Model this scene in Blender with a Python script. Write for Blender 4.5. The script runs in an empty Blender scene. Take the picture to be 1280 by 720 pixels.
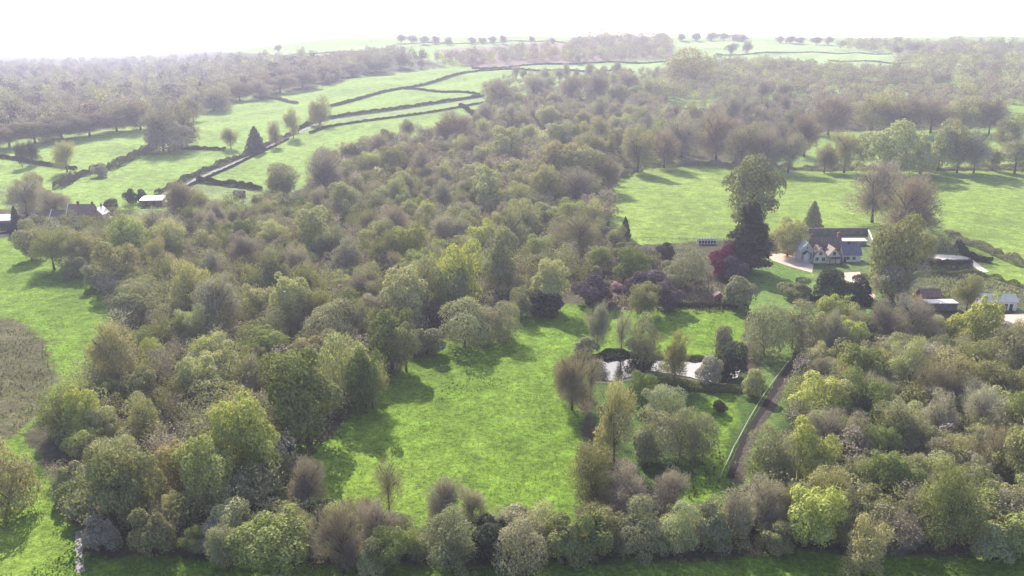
import bpy, math, random
import numpy as np
from mathutils import Vector

SEED = 7
random.seed(SEED)
R = np.random.default_rng(SEED)
sc = bpy.context.scene
COL = sc.collection

# ------------------------------------------------------------------ camera numbers
CAM_H, PITCH, FPX = 75.0, math.radians(17.0), 1005.0
SUN_AZ, SUN_EL = math.radians(-20.0), math.radians(35.0)
cP, sP = math.cos(PITCH), math.sin(PITCH)

def sstep(a, b, x):
    t = np.clip((x - a) / (b - a), 0, 1)
    return t * t * (3 - 2 * t)

POND_C = (48.0, 196.0)
def terrain(x, y):
    """the valley floor, the hill of fields ahead, the plateau behind it, the wooded valley on one side"""
    x = np.asarray(x, float); y = np.asarray(y, float)
    d = np.hypot(x, y) * 0.35 + np.maximum(y, 0) * 0.65
    u = x / np.maximum(y, 30.0)
    u = np.clip(u, -1.5, 1.5)
    s = d - 420.0
    rise = 0.06 * 0.5 * (s + np.sqrt(s * s + 90.0 ** 2)) - 0.06 * 0.5 * (-420 + math.sqrt(420 ** 2 + 90 ** 2))
    top = 84.0
    plateau = np.where(rise > top, top + 0, rise)
    k = 8.0
    plateau = top - k * np.log1p(np.exp(np.clip((top - rise) / k, -40, 40)))
    plateau = top - np.maximum(top - rise, 0) if False else np.minimum(rise, top) * 1.0
    plateau = plateau - 0.012 * np.maximum(d - 2000, 0)
    valley = np.minimum(rise, 12.0 + 0.0045 * np.maximum(d - 620, 0)) - 0.012 * np.maximum(d - 2700, 0)
    wl = sstep(-0.15, -0.52, u) if False else 1 - sstep(-0.50, -0.18, u)
    z = plateau * (1 - wl) + valley * wl
    und = (0.55 * np.sin(x * 0.031 + 0.7) * np.cos(y * 0.027 + 0.3) + 0.3 * np.sin(x * 0.083 - y * 0.061))
    far = sstep(500, 1100, d)
    und = und * (1 + 2.2 * far) + far * 3.0 * np.sin(x * 0.0062 + 1.0) * np.sin(y * 0.0047)
    flat = np.exp(-(((x - POND_C[0]) / 48) ** 2 + ((y - POND_C[1]) / 30) ** 2) ** 2)
    return z + und * (1 - flat)

def rays(px, py):
    px = np.asarray(px, float); py = np.asarray(py, float)
    a = (px - 640) / FPX; b = (360 - py) / FPX
    return np.stack([a, cP + b * sP, -sP + b * cP], -1)

def hit(px, py):
    """the ground point seen at a photo coordinate"""
    px = np.atleast_1d(np.asarray(px, float)); py = np.atleast_1d(np.asarray(py, float))
    d = rays(px, py)
    t = np.full(px.shape, 20.0); done = np.zeros(px.shape, bool)
    lo = t.copy()
    for _ in range(1200):
        p = d * t[:, None]
        z = CAM_H + p[:, 2]
        below = z <= terrain(p[:, 0], p[:, 1])
        done |= below
        lo = np.where(done, lo, t)
        t = np.where(done, t, t * 1.006)
        if done.all(): break
    hi = t.copy()
    for _ in range(24):
        m = 0.5 * (lo + hi); p = d * m[:, None]
        b = CAM_H + p[:, 2] <= terrain(p[:, 0], p[:, 1])
        hi = np.where(b, m, hi); lo = np.where(b, lo, m)
    p = d * hi[:, None]
    return np.stack([p[:, 0], p[:, 1], terrain(p[:, 0], p[:, 1])], -1)

def H1(px, py):
    return Vector(hit([px], [py])[0])

def project(P):
    P = np.asarray(P, float)
    x, y, z = P[..., 0], P[..., 1], P[..., 2] - CAM_H
    dep = y * cP - z * sP
    up = y * sP + z * cP
    dd = np.where(dep > 1, dep, 1)
    px = np.where(dep > 1, 640 + FPX * x / dd, -9999); py = np.where(dep > 1, 360 - FPX * up / dd, -9999)
    return px, py, dep

def in_poly(px, py, poly):
    px = np.asarray(px); py = np.asarray(py)
    r = np.zeros(px.shape, bool); n = len(poly); j = n - 1
    for i in range(n):
        xi, yi = poly[i]; xj, yj = poly[j]
        c = ((yi > py) != (yj > py)) & (px < (xj - xi) * (py - yi) / ((yj - yi) or 1e-9) + xi)
        r ^= c; j = i
    return r

def vnoise(x, y, s, seed=0):
    """smooth value noise, vectorised"""
    g = np.random.default_rng(seed).random((64, 64))
    X = np.asarray(x) / s; Y = np.asarray(y) / s
    i = np.floor(X).astype(int); j = np.floor(Y).astype(int)
    f = X - i; h = Y - j; f = f * f * (3 - 2 * f); h = h * h * (3 - 2 * h)
    a = g[i % 64, j % 64]; b = g[(i + 1) % 64, j % 64]; c = g[i % 64, (j + 1) % 64]; d = g[(i + 1) % 64, (j + 1) % 64]
    return (a * (1 - f) + b * f) * (1 - h) + (c * (1 - f) + d * f) * h

# ------------------------------------------------------------------ mesh helpers
def mesh_from(name, V, F, mat=None, tint=None, smooth=False):
    """V (n,3), F (m,k) index arrays"""
    me = bpy.data.meshes.new(name)
    V = np.asarray(V, np.float32); F = np.asarray(F, np.int32)
    n, k = F.shape
    me.vertices.add(len(V)); me.vertices.foreach_set('co', V.ravel())
    me.loops.add(n * k); me.loops.foreach_set('vertex_index', F.ravel())
    me.polygons.add(n)
    me.polygons.foreach_set('loop_start', np.arange(0, n * k, k, dtype=np.int32))
    if smooth: me.polygons.foreach_set('use_smooth', np.ones(n, bool))
    if tint is not None:
        at = me.color_attributes.new('tint', 'FLOAT_COLOR', 'POINT')
        c = np.ones((len(V), 4), np.float32); c[:, :3] = tint
        at.data.foreach_set('color', c.ravel())
    me.update(calc_edges=True)
    if mat: me.materials.append(mat)
    return me

class MB:
    """collects boxes, prisms and tubes for one mesh"""
    def __init__(s): s.v = []; s.f = []
    def add(s, vs, fs):
        o = len(s.v); s.v += [tuple(p) for p in vs]; s.f += [tuple(i + o for i in f) for f in fs]; return s
    def box(s, x0, x1, y0, y1, z0, z1):
        vs = [(x, y, z) for z in (z0, z1) for x, y in ((x0, y0), (x1, y0), (x1, y1), (x0, y1))]
        return s.add(vs, [(3, 2, 1, 0), (4, 5, 6, 7), (0, 1, 5, 4), (1, 2, 6, 5), (2, 3, 7, 6), (3, 0, 4, 7)])
    def tube(s, pts, rads, n=6, cap=True):
        pts = [Vector(p) for p in pts]; rings = []
        for i, p in enumerate(pts):
            d = (pts[min(i + 1, len(pts) - 1)] - pts[max(i - 1, 0)])
            d = d.normalized() if d.length > 1e-9 else Vector((0, 0, 1))
            a = Vector((1, 0, 0)) if abs(d.x) < .8 else Vector((0, 1, 0))
            e = d.cross(a).normalized(); g = d.cross(e)
            rings.append([p + (e * math.cos(2 * math.pi * k / n) + g * math.sin(2 * math.pi * k / n)) * rads[i] for k in range(n)])
        vs = [q for r in rings for q in r]; fs = []
        for i in range(len(pts) - 1):
            for k in range(n):
                fs.append((i * n + k, i * n + (k + 1) % n, (i + 1) * n + (k + 1) % n, (i + 1) * n + k))
        if cap:
            fs.append(tuple(reversed(range(n)))); fs.append(tuple(range((len(pts) - 1) * n, len(pts) * n)))
        return s.add(vs, fs)
    def mesh(s, name, mat=None, smooth=False):
        me = bpy.data.meshes.new(name); me.from_pydata(s.v, [], s.f); me.update()
        if smooth:
            for p in me.polygons: p.use_smooth = True
        if mat: me.materials.append(mat)
        return me
    def build(s, name, mat, parent=None, smooth=False):
        return link(name, s.mesh(name, mat, smooth), parent)

def link(name, data, parent=None):
    o = bpy.data.objects.new(name, data); COL.objects.link(o)
    if parent is not None: o.parent = parent
    return o

def tag(o, label=None, cat=None, group=None, kind=None):
    if label: o['label'] = label
    if cat: o['category'] = cat
    if group: o['group'] = group
    if kind: o['kind'] = kind
    return o

def thing(name, label, cat, loc, rz=0.0, group=None):
    o = bpy.data.objects.new(name, None); COL.objects.link(o)
    o.empty_display_size = 0.5
    o.location = loc; o.rotation_euler = (0, 0, rz)
    return tag(o, label, cat, group)

# ------------------------------------------------------------------ materials
def nodes(name):
    m = bpy.data.materials.new(name); m.use_nodes = True
    nt = m.node_tree; nt.nodes.clear()
    return m, nt, nt.nodes.new, nt.links.new

def leaf_material(name, use_attr, trans=0.28, vary=0.35):
    m, nt, N, L = nodes(name)
    out = N('ShaderNodeOutputMaterial')
    if use_attr:
        src = N('ShaderNodeAttribute'); src.attribute_name = 'tint'; c0 = src.outputs['Color']
    else:
        src = N('ShaderNodeObjectInfo'); c0 = src.outputs['Color']
    geo = N('ShaderNodeNewGeometry')
    mul = N('ShaderNodeMath'); mul.operation = 'MULTIPLY_ADD'
    L(geo.outputs['Random Per Island'], mul.inputs[0]); mul.inputs[1].default_value = 2 * vary; mul.inputs[2].default_value = 1 - vary
    hs = N('ShaderNodeHueSaturation'); L(c0, hs.inputs['Color']); L(mul.outputs[0], hs.inputs['Value'])
    d = N('ShaderNodeBsdfDiffuse'); L(hs.outputs['Color'], d.inputs['Color'])
    t = N('ShaderNodeBsdfTranslucent')
    w = N('ShaderNodeMixRGB'); w.blend_type = 'MULTIPLY'; w.inputs[0].default_value = 1
    L(hs.outputs['Color'], w.inputs[1]); w.inputs[2].default_value = (1.3, 1.3, 0.6, 1)
    L(w.outputs[0], t.inputs['Color'])
    mx = N('ShaderNodeMixShader'); mx.inputs[0].default_value = trans
    L(d.outputs[0], mx.inputs[1]); L(t.outputs[0], mx.inputs[2])
    L(mx.outputs[0], out.inputs['Surface'])
    return m

def plain(name, col, rough=0.85, vary=0.25, scale=1.5, bump=0.0, metallic=0.0):
    m, nt, N, L = nodes(name)
    out = N('ShaderNodeOutputMaterial'); b = N('ShaderNodeBsdfPrincipled')
    tc = N('ShaderNodeTexCoord'); nz = N('ShaderNodeTexNoise'); nz.inputs['Scale'].default_value = scale; nz.inputs['Detail'].default_value = 5
    L(tc.outputs['Object'], nz.inputs['Vector'])
    mr = N('ShaderNodeMapRange'); mr.inputs[1].default_value = .25; mr.inputs[2].default_value = .75
    mr.inputs[3].default_value = 1 - vary; mr.inputs[4].default_value = 1 + vary
    L(nz.outputs[0], mr.inputs[0])
    mm = N('ShaderNodeMixRGB'); mm.blend_type = 'MULTIPLY'; mm.inputs[0].default_value = 1
    mm.inputs[1].default_value = (*col, 1); L(mr.outputs[0], mm.inputs[2]); L(mm.outputs[0], b.inputs['Base Color'])
    b.inputs['Roughness'].default_value = rough; b.inputs['Metallic'].default_value = metallic; b.inputs['Specular IOR Level'].default_value = .15 if rough > .75 else .5
    if bump:
        bp = N('ShaderNodeBump'); bp.inputs['Strength'].default_value = bump; bp.inputs['Distance'].default_value = 0.1
        L(nz.outputs[0], bp.inputs['Height']); L(bp.outputs[0], b.inputs['Normal'])
    L(b.outputs[0], out.inputs['Surface'])
    return m

def tile_material(name, col, rough=0.8, rows=4.0):
    """roof: courses of tiles as a brick pattern, in object space"""
    m, nt, N, L = nodes(name)
    out = N('ShaderNodeOutputMaterial'); b = N('ShaderNodeBsdfPrincipled')
    tc = N('ShaderNodeTexCoord'); br = N('ShaderNodeTexBrick')
    mp = N('ShaderNodeMapping'); mp.inputs['Rotation'].default_value = (math.radians(90), 0, 0)
    L(tc.outputs['Object'], mp.inputs['Vector']); L(mp.outputs[0], br.inputs['Vector'])
    br.inputs['Scale'].default_value = rows
    br.inputs['Color1'].default_value = (*[c * 1.2 for c in col], 1); br.inputs['Color2'].default_value = (*[c * 0.8 for c in col], 1)
    br.inputs['Mortar'].default_value = (*[c * 0.5 for c in col], 1); br.inputs['Mortar Size'].default_value = 0.03
    nz = N('ShaderNodeTexNoise'); nz.inputs['Scale'].default_value = 0.9; L(tc.outputs['Object'], nz.inputs['Vector'])
    mm = N('ShaderNodeMixRGB'); mm.blend_type = 'OVERLAY'; mm.inputs[0].default_value = 0.6
    L(br.outputs['Color'], mm.inputs[1]); L(nz.outputs[0], mm.inputs[2]); L(mm.outputs[0], b.inputs['Base Color'])
    b.inputs['Roughness'].default_value = rough
    L(b.outputs[0], out.inputs['Surface'])
    return m

LEAF = leaf_material('leaf', False)
LEAF_A = leaf_material('leaf_mass', True)
TWIG = leaf_material('twig', False, trans=0.25, vary=0.3)
BARK = plain('bark', (0.085, 0.068, 0.052), 0.95, 0.35, 3.0)
BARK_D = plain('bark_dark', (0.05, 0.042, 0.033), 0.95, 0.35, 3.0)
IVY = leaf_material('ivy', False)

# ------------------------------------------------------------------ foliage builders (unit tree: width 1, height 1)
def rand_dirs(n, rg):
    v = rg.normal(size=(n, 3)); return v / np.linalg.norm(v, axis=1)[:, None]

def cards(P, Nrm, L_, W_, rg, jit=0.8, up=None):
    """leaf-clump quads at P, facing roughly Nrm, length L_, width W_"""
    n = len(P)
    nn = Nrm + rg.normal(size=(n, 3)) * jit; nn /= np.linalg.norm(nn, axis=1)[:, None]
    t = rand_dirs(n, rg) if up is None else up + rg.normal(size=(n, 3)) * 0.35
    t = t - nn * (t * nn).sum(1)[:, None]; t /= np.maximum(np.linalg.norm(t, axis=1), 1e-6)[:, None]
    b = np.cross(nn, t)
    l = (np.broadcast_to(L_, (n,)) * rg.uniform(.6, 1.4, n))[:, None] * .5
    w = (np.broadcast_to(W_, (n,)) * rg.uniform(.6, 1.4, n))[:, None] * .5
    V = np.stack([P - t * l, P + b * w - t * l * .15, P + t * l, P - b * w + t * l * .1], 1).reshape(-1, 3)
    F = np.arange(n * 4).reshape(n, 4)
    return V, F

def lobes_for(shape, rg, nl):
    """lobe centres and radii in the unit tree: several leaders of unequal height, each with its own cluster of boughs"""
    C, Rr = [], []
    if shape == 'dome':
        K = 1 + int(rg.integers(0, 3)); spread, z0, z1, sr = .22, .34, .5, .36
    elif shape == 'tall':
        K = 3 + int(rg.integers(0, 2)); spread, z0, z1, sr = .16, .30, .82, .24
    else:
        K = 3 + int(rg.integers(0, 4)); spread, z0, z1, sr = .30, .38, .72, .25
    a0 = rg.uniform(0, 6.28); leaders = []
    for k in range(K):
        a = a0 + k * 6.28 / K + rg.uniform(-.5, .5); r = spread * rg.uniform(.5, 1.1) if K > 1 else 0
        leaders.append((np.array([r * math.cos(a), r * math.sin(a), rg.uniform(z0, z1)]), sr * rg.uniform(.75, 1.25)))
    leaders.append((np.array([rg.normal(0, .05), rg.normal(0, .05), (z0 + z1) / 2 + .08]), sr * 1.1))
    if shape != 'dome':
        leaders.append((np.array([rg.normal(0, .07), rg.normal(0, .07), .3]), sr * 1.05))
    t = 0
    while len(C) < nl and t < 5000:
        t += 1
        c0, r0 = leaders[rg.integers(len(leaders))]
        d = rand_dirs(1, rg)[0]
        lr = r0 * rg.choice([rg.uniform(.3, .45), rg.uniform(.45, .7), rg.uniform(.6, .9)])
        c = c0 + d * np.array([1, 1, 1.15]) * r0 * rg.uniform(.5, 1.15)
        if c[2] - lr * .5 < (0.0 if shape == 'dome' else .05): continue
        if any(np.linalg.norm(c - q) < 0.42 * (lr + r) for q, r in zip(C, Rr)): continue
        C.append(c); Rr.append(lr)
    for c0, r0 in leaders:
        C.append(c0); Rr.append(r0 * .8)
    C = np.array(C); Rr = np.array(Rr)
    # fit to the unit tree
    ext = .25 * ((C[:, 0] + Rr).max() + (Rr - C[:, 0]).max() + (C[:, 1] + Rr).max() + (Rr - C[:, 1]).max())
    C[:, 0] -= .5 * ((C[:, 0] + Rr).max() - (Rr - C[:, 0]).max()); C[:, 1] -= .5 * ((C[:, 1] + Rr).max() - (Rr - C[:, 1]).max())
    C[:, :2] *= .515 / ext
    top = (C[:, 2] + Rr * .95).max(); C[:, 2] *= 1.0 / top
    return C, Rr * (.5 * .515 / ext + .5 / top)

def crown_leafy(shape, rg, n, size, nl=24, fill=0.12, aspect=0.75, upright=False):
    C, Rr = lobes_for(shape, rg, nl)
    w = Rr ** 2; w = w / w.sum()
    idx = rg.choice(len(C), n, p=w)
    d = rand_dirs(n, rg); d[:, 2] = np.abs(d[:, 2]) * np.where(rg.random(n) < .78, 1, -1)
    nz = 1 + 0.16 * np.sin(d[:, 0] * 9 + idx) * np.sin(d[:, 1] * 8 + idx * 1.7) * np.cos(d[:, 2] * 7)
    r = Rr[idx] * nz * (1 - np.abs(rg.normal(0, 0.13, n)))
    inner = rg.random(n) < fill; r = np.where(inner, r * rg.uniform(.3, .9, n), r)
    P = C[idx] + d * r[:, None] * np.array([1, 1, .92])
    keep = np.ones(n, bool)
    for i in range(len(C)):
        dist = np.linalg.norm(P - C[i], axis=1)
        keep &= ~((idx != i) & (dist < Rr[i] * 0.72) & ~inner)
    keep &= P[:, 2] > 0.01
    P, d = P[keep], d[keep]
    up = np.tile([0, 0, 1.0], (len(P), 1)) + d * .5 if upright else None
    d2 = d * .7 + (P - np.array([0, 0, .35])) * .8 + np.array([0, 0, .25]); d2 /= np.linalg.norm(d2, axis=1)[:, None]
    return cards(P, d2, size, size * aspect, rg, 0.42, up)

def crown_twigs(shape, rg, n, length, width, zlo=0.2, core=0.0):
    """a haze of fine twigs filling an egg-shaped crown"""
    zc, rz = (0.54, 0.46)
    if shape == 'dome': zc, rz = 0.45, 0.53
    if shape == 'tall': zc, rz = 0.56, 0.44
    C, Rr = lobes_for(shape, rg, 30)
    idx = rg.choice(len(C), n, p=Rr ** 2 / (Rr ** 2).sum())
    d0 = rand_dirs(n, rg); rad = rg.random(n) ** 0.42
    P = C[idx] + d0 * (Rr[idx] * rad * 1.05)[:, None]
    ctr = np.array([0, 0, .36])
    d = P - ctr; d /= np.maximum(np.linalg.norm(d, axis=1), 1e-6)[:, None]
    d = d + rg.normal(size=(n, 3)) * .6; d[:, 2] += .12; d /= np.linalg.norm(d, axis=1)[:, None]
    s = np.cross(d, rand_dirs(n, rg)); s /= np.maximum(np.linalg.norm(s, axis=1), 1e-6)[:, None]
    l = (length * rg.uniform(.5, 1.5, n))[:, None]; w = (width * rg.uniform(.6, 1.4, n))[:, None]
    V = np.stack([P - d * l * .5 - s * w * .5, P - d * l * .5 + s * w * .5, P + d * l * .5 + s * w * .12, P + d * l * .5 - s * w * .12], 1)
    keep = V[:, :, 2].min(1) > 0.02
    V = V[keep].reshape(-1, 3)
    return V, np.arange(len(V)).reshape(-1, 4)

def crown_cedar(rg, n, size):
    Ps = []; Ns = []
    z = 0.16
    while z < 0.98:
        t = (z - .1) / .9
        rad = 0.5 * (1 - t ** 1.7) * rg.uniform(.8, 1.05) + 0.05
        for _ in range(int(3 + 6 * (1 - t))):
            a = rg.uniform(0, 2 * math.pi); ln = rad * rg.uniform(.65, 1.05)
            m = int(n / 70)
            s = rg.random(m) ** .6
            wd = 0.09 * (1 - .4 * s)
            x = s * ln; yv = rg.normal(0, 1, m) * wd
            zz = z - 0.05 * s ** 2 + rg.normal(0, .012, m) + 0.02 * s
            Ps.append(np.stack([x * math.cos(a) - yv * math.sin(a), x * math.sin(a) + yv * math.cos(a), zz], 1))
            Ns.append(np.tile([0, 0, 1.0], (m, 1)))
        z += rg.uniform(.035, .06)
    P = np.concatenate(Ps); Nn = np.concatenate(Ns)
    return cards(P, Nn, size, size * .6, rg, .5)

def crown_cone(rg, n, size):
    z = 1 - rg.random(n) ** .55; z = 0.05 + .95 * z
    a = rg.uniform(0, 2 * math.pi, n)
    r = .5 * (1 - z) ** .75 * (1 + .18 * np.sin(a * 5 + z * 30)) * (1 - np.abs(rg.normal(0, .15, n)))
    P = np.stack([r * np.cos(a), r * np.sin(a), z], 1); d = np.stack([np.cos(a), np.sin(a), np.full(n, .35)], 1)
    return cards(P, d, size, size * .6, rg, .5)

def trunk_mesh(rg, style, mat, r0=0.028, ivy=False):
    mb = MB()
    lean = rg.normal(0, .02, 2)
    th = {'bare': .62, 'leafy': .5, 'dome': .3, 'cedar': .95, 'slim': .7}[style]
    n = 5
    pts = [(lean[0] * (i / n) ** 1.5 * 2, lean[1] * (i / n) ** 1.5 * 2, th * i / n - (0.02 if i == 0 else 0)) for i in range(n + 1)]
    rad = [r0 * (1.35 if i == 0 else 1) * (1 - .75 * i / n) for i in range(n + 1)]
    mb.tube(pts, rad, 7)
    if style == 'cedar': return mb.mesh('trunk', mat, True)
    k = {'bare': 13, 'leafy': 8, 'dome': 7, 'slim': 9}[style]
    for i in range(k):
        f = rg.uniform(.38, 1.0) if style != 'dome' else rg.uniform(.15, 1)
        b = Vector([np.interp(f * n, range(n + 1), [p[j] for p in pts]) for j in range(3)])
        a = i * 2.4 + rg.uniform(-.4, .4)
        out = rg.uniform(.2, .36); rise = rg.uniform(.16, .34) * (1.2 - .3 * f)
        p1 = b + Vector((math.cos(a) * out * .45, math.sin(a) * out * .45, rise * .45))
        p2 = b + Vector((math.cos(a + .2) * out, math.sin(a + .2) * out, rise))
        rr = r0 * (1 - .7 * f) * .6
        mb.tube([b, p1, p2], [rr, rr * .7, rr * .25], 5, False)
        if style in ('bare', 'slim'):
            for s in range(4):
                q = p1.lerp(p2, rg.uniform(.1, .9)); a2 = a + rg.uniform(-1.1, 1.1)
                e = q + Vector((math.cos(a2) * .13, math.sin(a2) * .13, rg.uniform(.04, .16)))
                mb.tube([q, q.lerp(e, .5) + Vector((0, 0, .01)), e], [rr * .45, rr * .3, rr * .12], 4, False)
    return mb.mesh('trunk', mat, True)

def merge(parts):
    V = []; F = []; o = 0
    for v, f in parts:
        V.append(v); F.append(f + o); o += len(v)
    return np.concatenate(V), np.concatenate(F)

PROTO = {}
def protos():
    rg = np.random.default_rng(11)
    def put(kind, fn, style, mat, tmat, r0, n=4):
        PROTO[kind] = []
        for i in range(n):
            V, F = fn(i)
            PROTO[kind].append((mesh_from('crown', V, F, mat), trunk_mesh(rg, style, tmat, r0)))
    put('oak', lambda i: crown_leafy('round', rg, 17000, 0.034, 34), 'leafy', LEAF, BARK, .030, 7)
    put('tallleaf', lambda i: crown_leafy('tall', rg, 15000, 0.036, 30), 'leafy', LEAF, BARK, .026, 4)
    put('fresh', lambda i: merge([crown_leafy('round', rg, 11000, 0.038, 34, .05), crown_twigs('round', rg, 1500, .12, .006)]), 'leafy', LEAF, BARK, .026, 4)
    put('dome', lambda i: crown_leafy('dome', rg, 14000, 0.045, 30, .1, .35, True), 'dome', LEAF, BARK, .022, 4)
    put('bush', lambda i: crown_leafy('dome', rg, 9000, 0.055, 20, .1, .7), 'dome', LEAF, BARK_D, .02, 4)
    put('bare', lambda i: crown_twigs('round', rg, 8000, .085, .0065), 'bare', TWIG, BARK_D, .024, 8)
    put('slimbare', lambda i: crown_twigs('round', rg, 3600, .10, .006), 'slim', TWIG, BARK_D, .03, 2)
    def budded(shape, nt_, nl_):
        s = int(rg.integers(1 << 30)); r1 = np.random.default_rng(s); r2 = np.random.default_rng(s)
        return merge([crown_twigs(shape, r1, nt_, .10, .0065), crown_leafy(shape, r2, nl_, 0.030, 30, .3)])
    put('bud', lambda i: budded(('round', 'round', 'tall', 'dome')[i % 4], 4500, (5000, 8000)[i % 2]), 'bare', LEAF, BARK, .024, 10)
    put('budtall', lambda i: budded('tall', 4500, 6500), 'bare', LEAF, BARK, .026, 4)
    put('cedar', lambda i: crown_cedar(rg, 26000, 0.045), 'cedar', LEAF, BARK_D, .035, 2)
    put('cone', lambda i: crown_cone(rg, 6000, 0.05), 'cedar', LEAF, BARK_D, .03, 2)
protos()

PAL = dict(
    lime=((0.450, 0.460, 0.160), 'lime-green'), fresh=((0.330, 0.355, 0.140), 'fresh green'), green=((0.215, 0.245, 0.095), 'mid-green'),
    olive=((0.275, 0.268, 0.130), 'olive'), ggreen=((0.305, 0.300, 0.190), 'grey-green'), pale=((0.430, 0.430, 0.235), 'pale green'),
    ochre=((0.380, 0.350, 0.195), 'ochre'), mauve=((0.310, 0.265, 0.255), 'mauve-brown'), brown=((0.290, 0.250, 0.200), 'brown'),
    darkolive=((0.125, 0.128, 0.085), 'dark olive'),
    grey=((0.350, 0.320, 0.280), 'grey'), dark=((0.070, 0.080, 0.055), 'dark green'), crimson=((0.20, 0.035, 0.075), 'crimson'),
    russet=((0.300, 0.240, 0.208), 'russet'), purple=((0.150, 0.110, 0.135), 'dark purplish'), pink=((0.55, 0.36, 0.42), 'pale pink'))

NAME = dict(oak='broadleaf_tree', tallleaf='broadleaf_tree', fresh='broadleaf_tree', dome='willow_tree', bush='shrub', bare='bare_tree',
            slimbare='bare_tree', bud='budding_tree', budtall='budding_tree', cedar='cedar_tree', cone='conifer_tree')
FORM = dict(oak='leafy tree', tallleaf='upright leafy tree', fresh='loose leafy tree', dome='domed willow', bush='shrub', bare='leafless tree',
            slimbare='slender leafless tree', bud='half-leafed tree', budtall='tall half-leafed tree', cedar='layered cedar', cone='conifer')

TREES = []   # dicts: kind, colour, px box, world place
def add_tree(kind, colour, cx, top, w, h, label=None, ref=None, group=None, p=None, wm=None, hm=None):
    if p is None:
        base = top + h
        p = hit([cx], [base])[0]
        _, _, dep = project(p)
        wm = w * dep / FPX
        # height so that the top projects to the photo's row
        lo, hi = 0.3, 60.0
        for _ in range(30):
            m = .5 * (lo + hi)
            _, yy, _ = project(p + np.array([0, 0, m]))
            if yy > top: lo = m
            else: hi = m
        hm = lo
    TREES.append(dict(kind=kind, col=colour, cx=cx, top=top, w=w, h=h, p=p, wm=wm, hm=hm, label=label, ref=ref, group=group))

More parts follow.
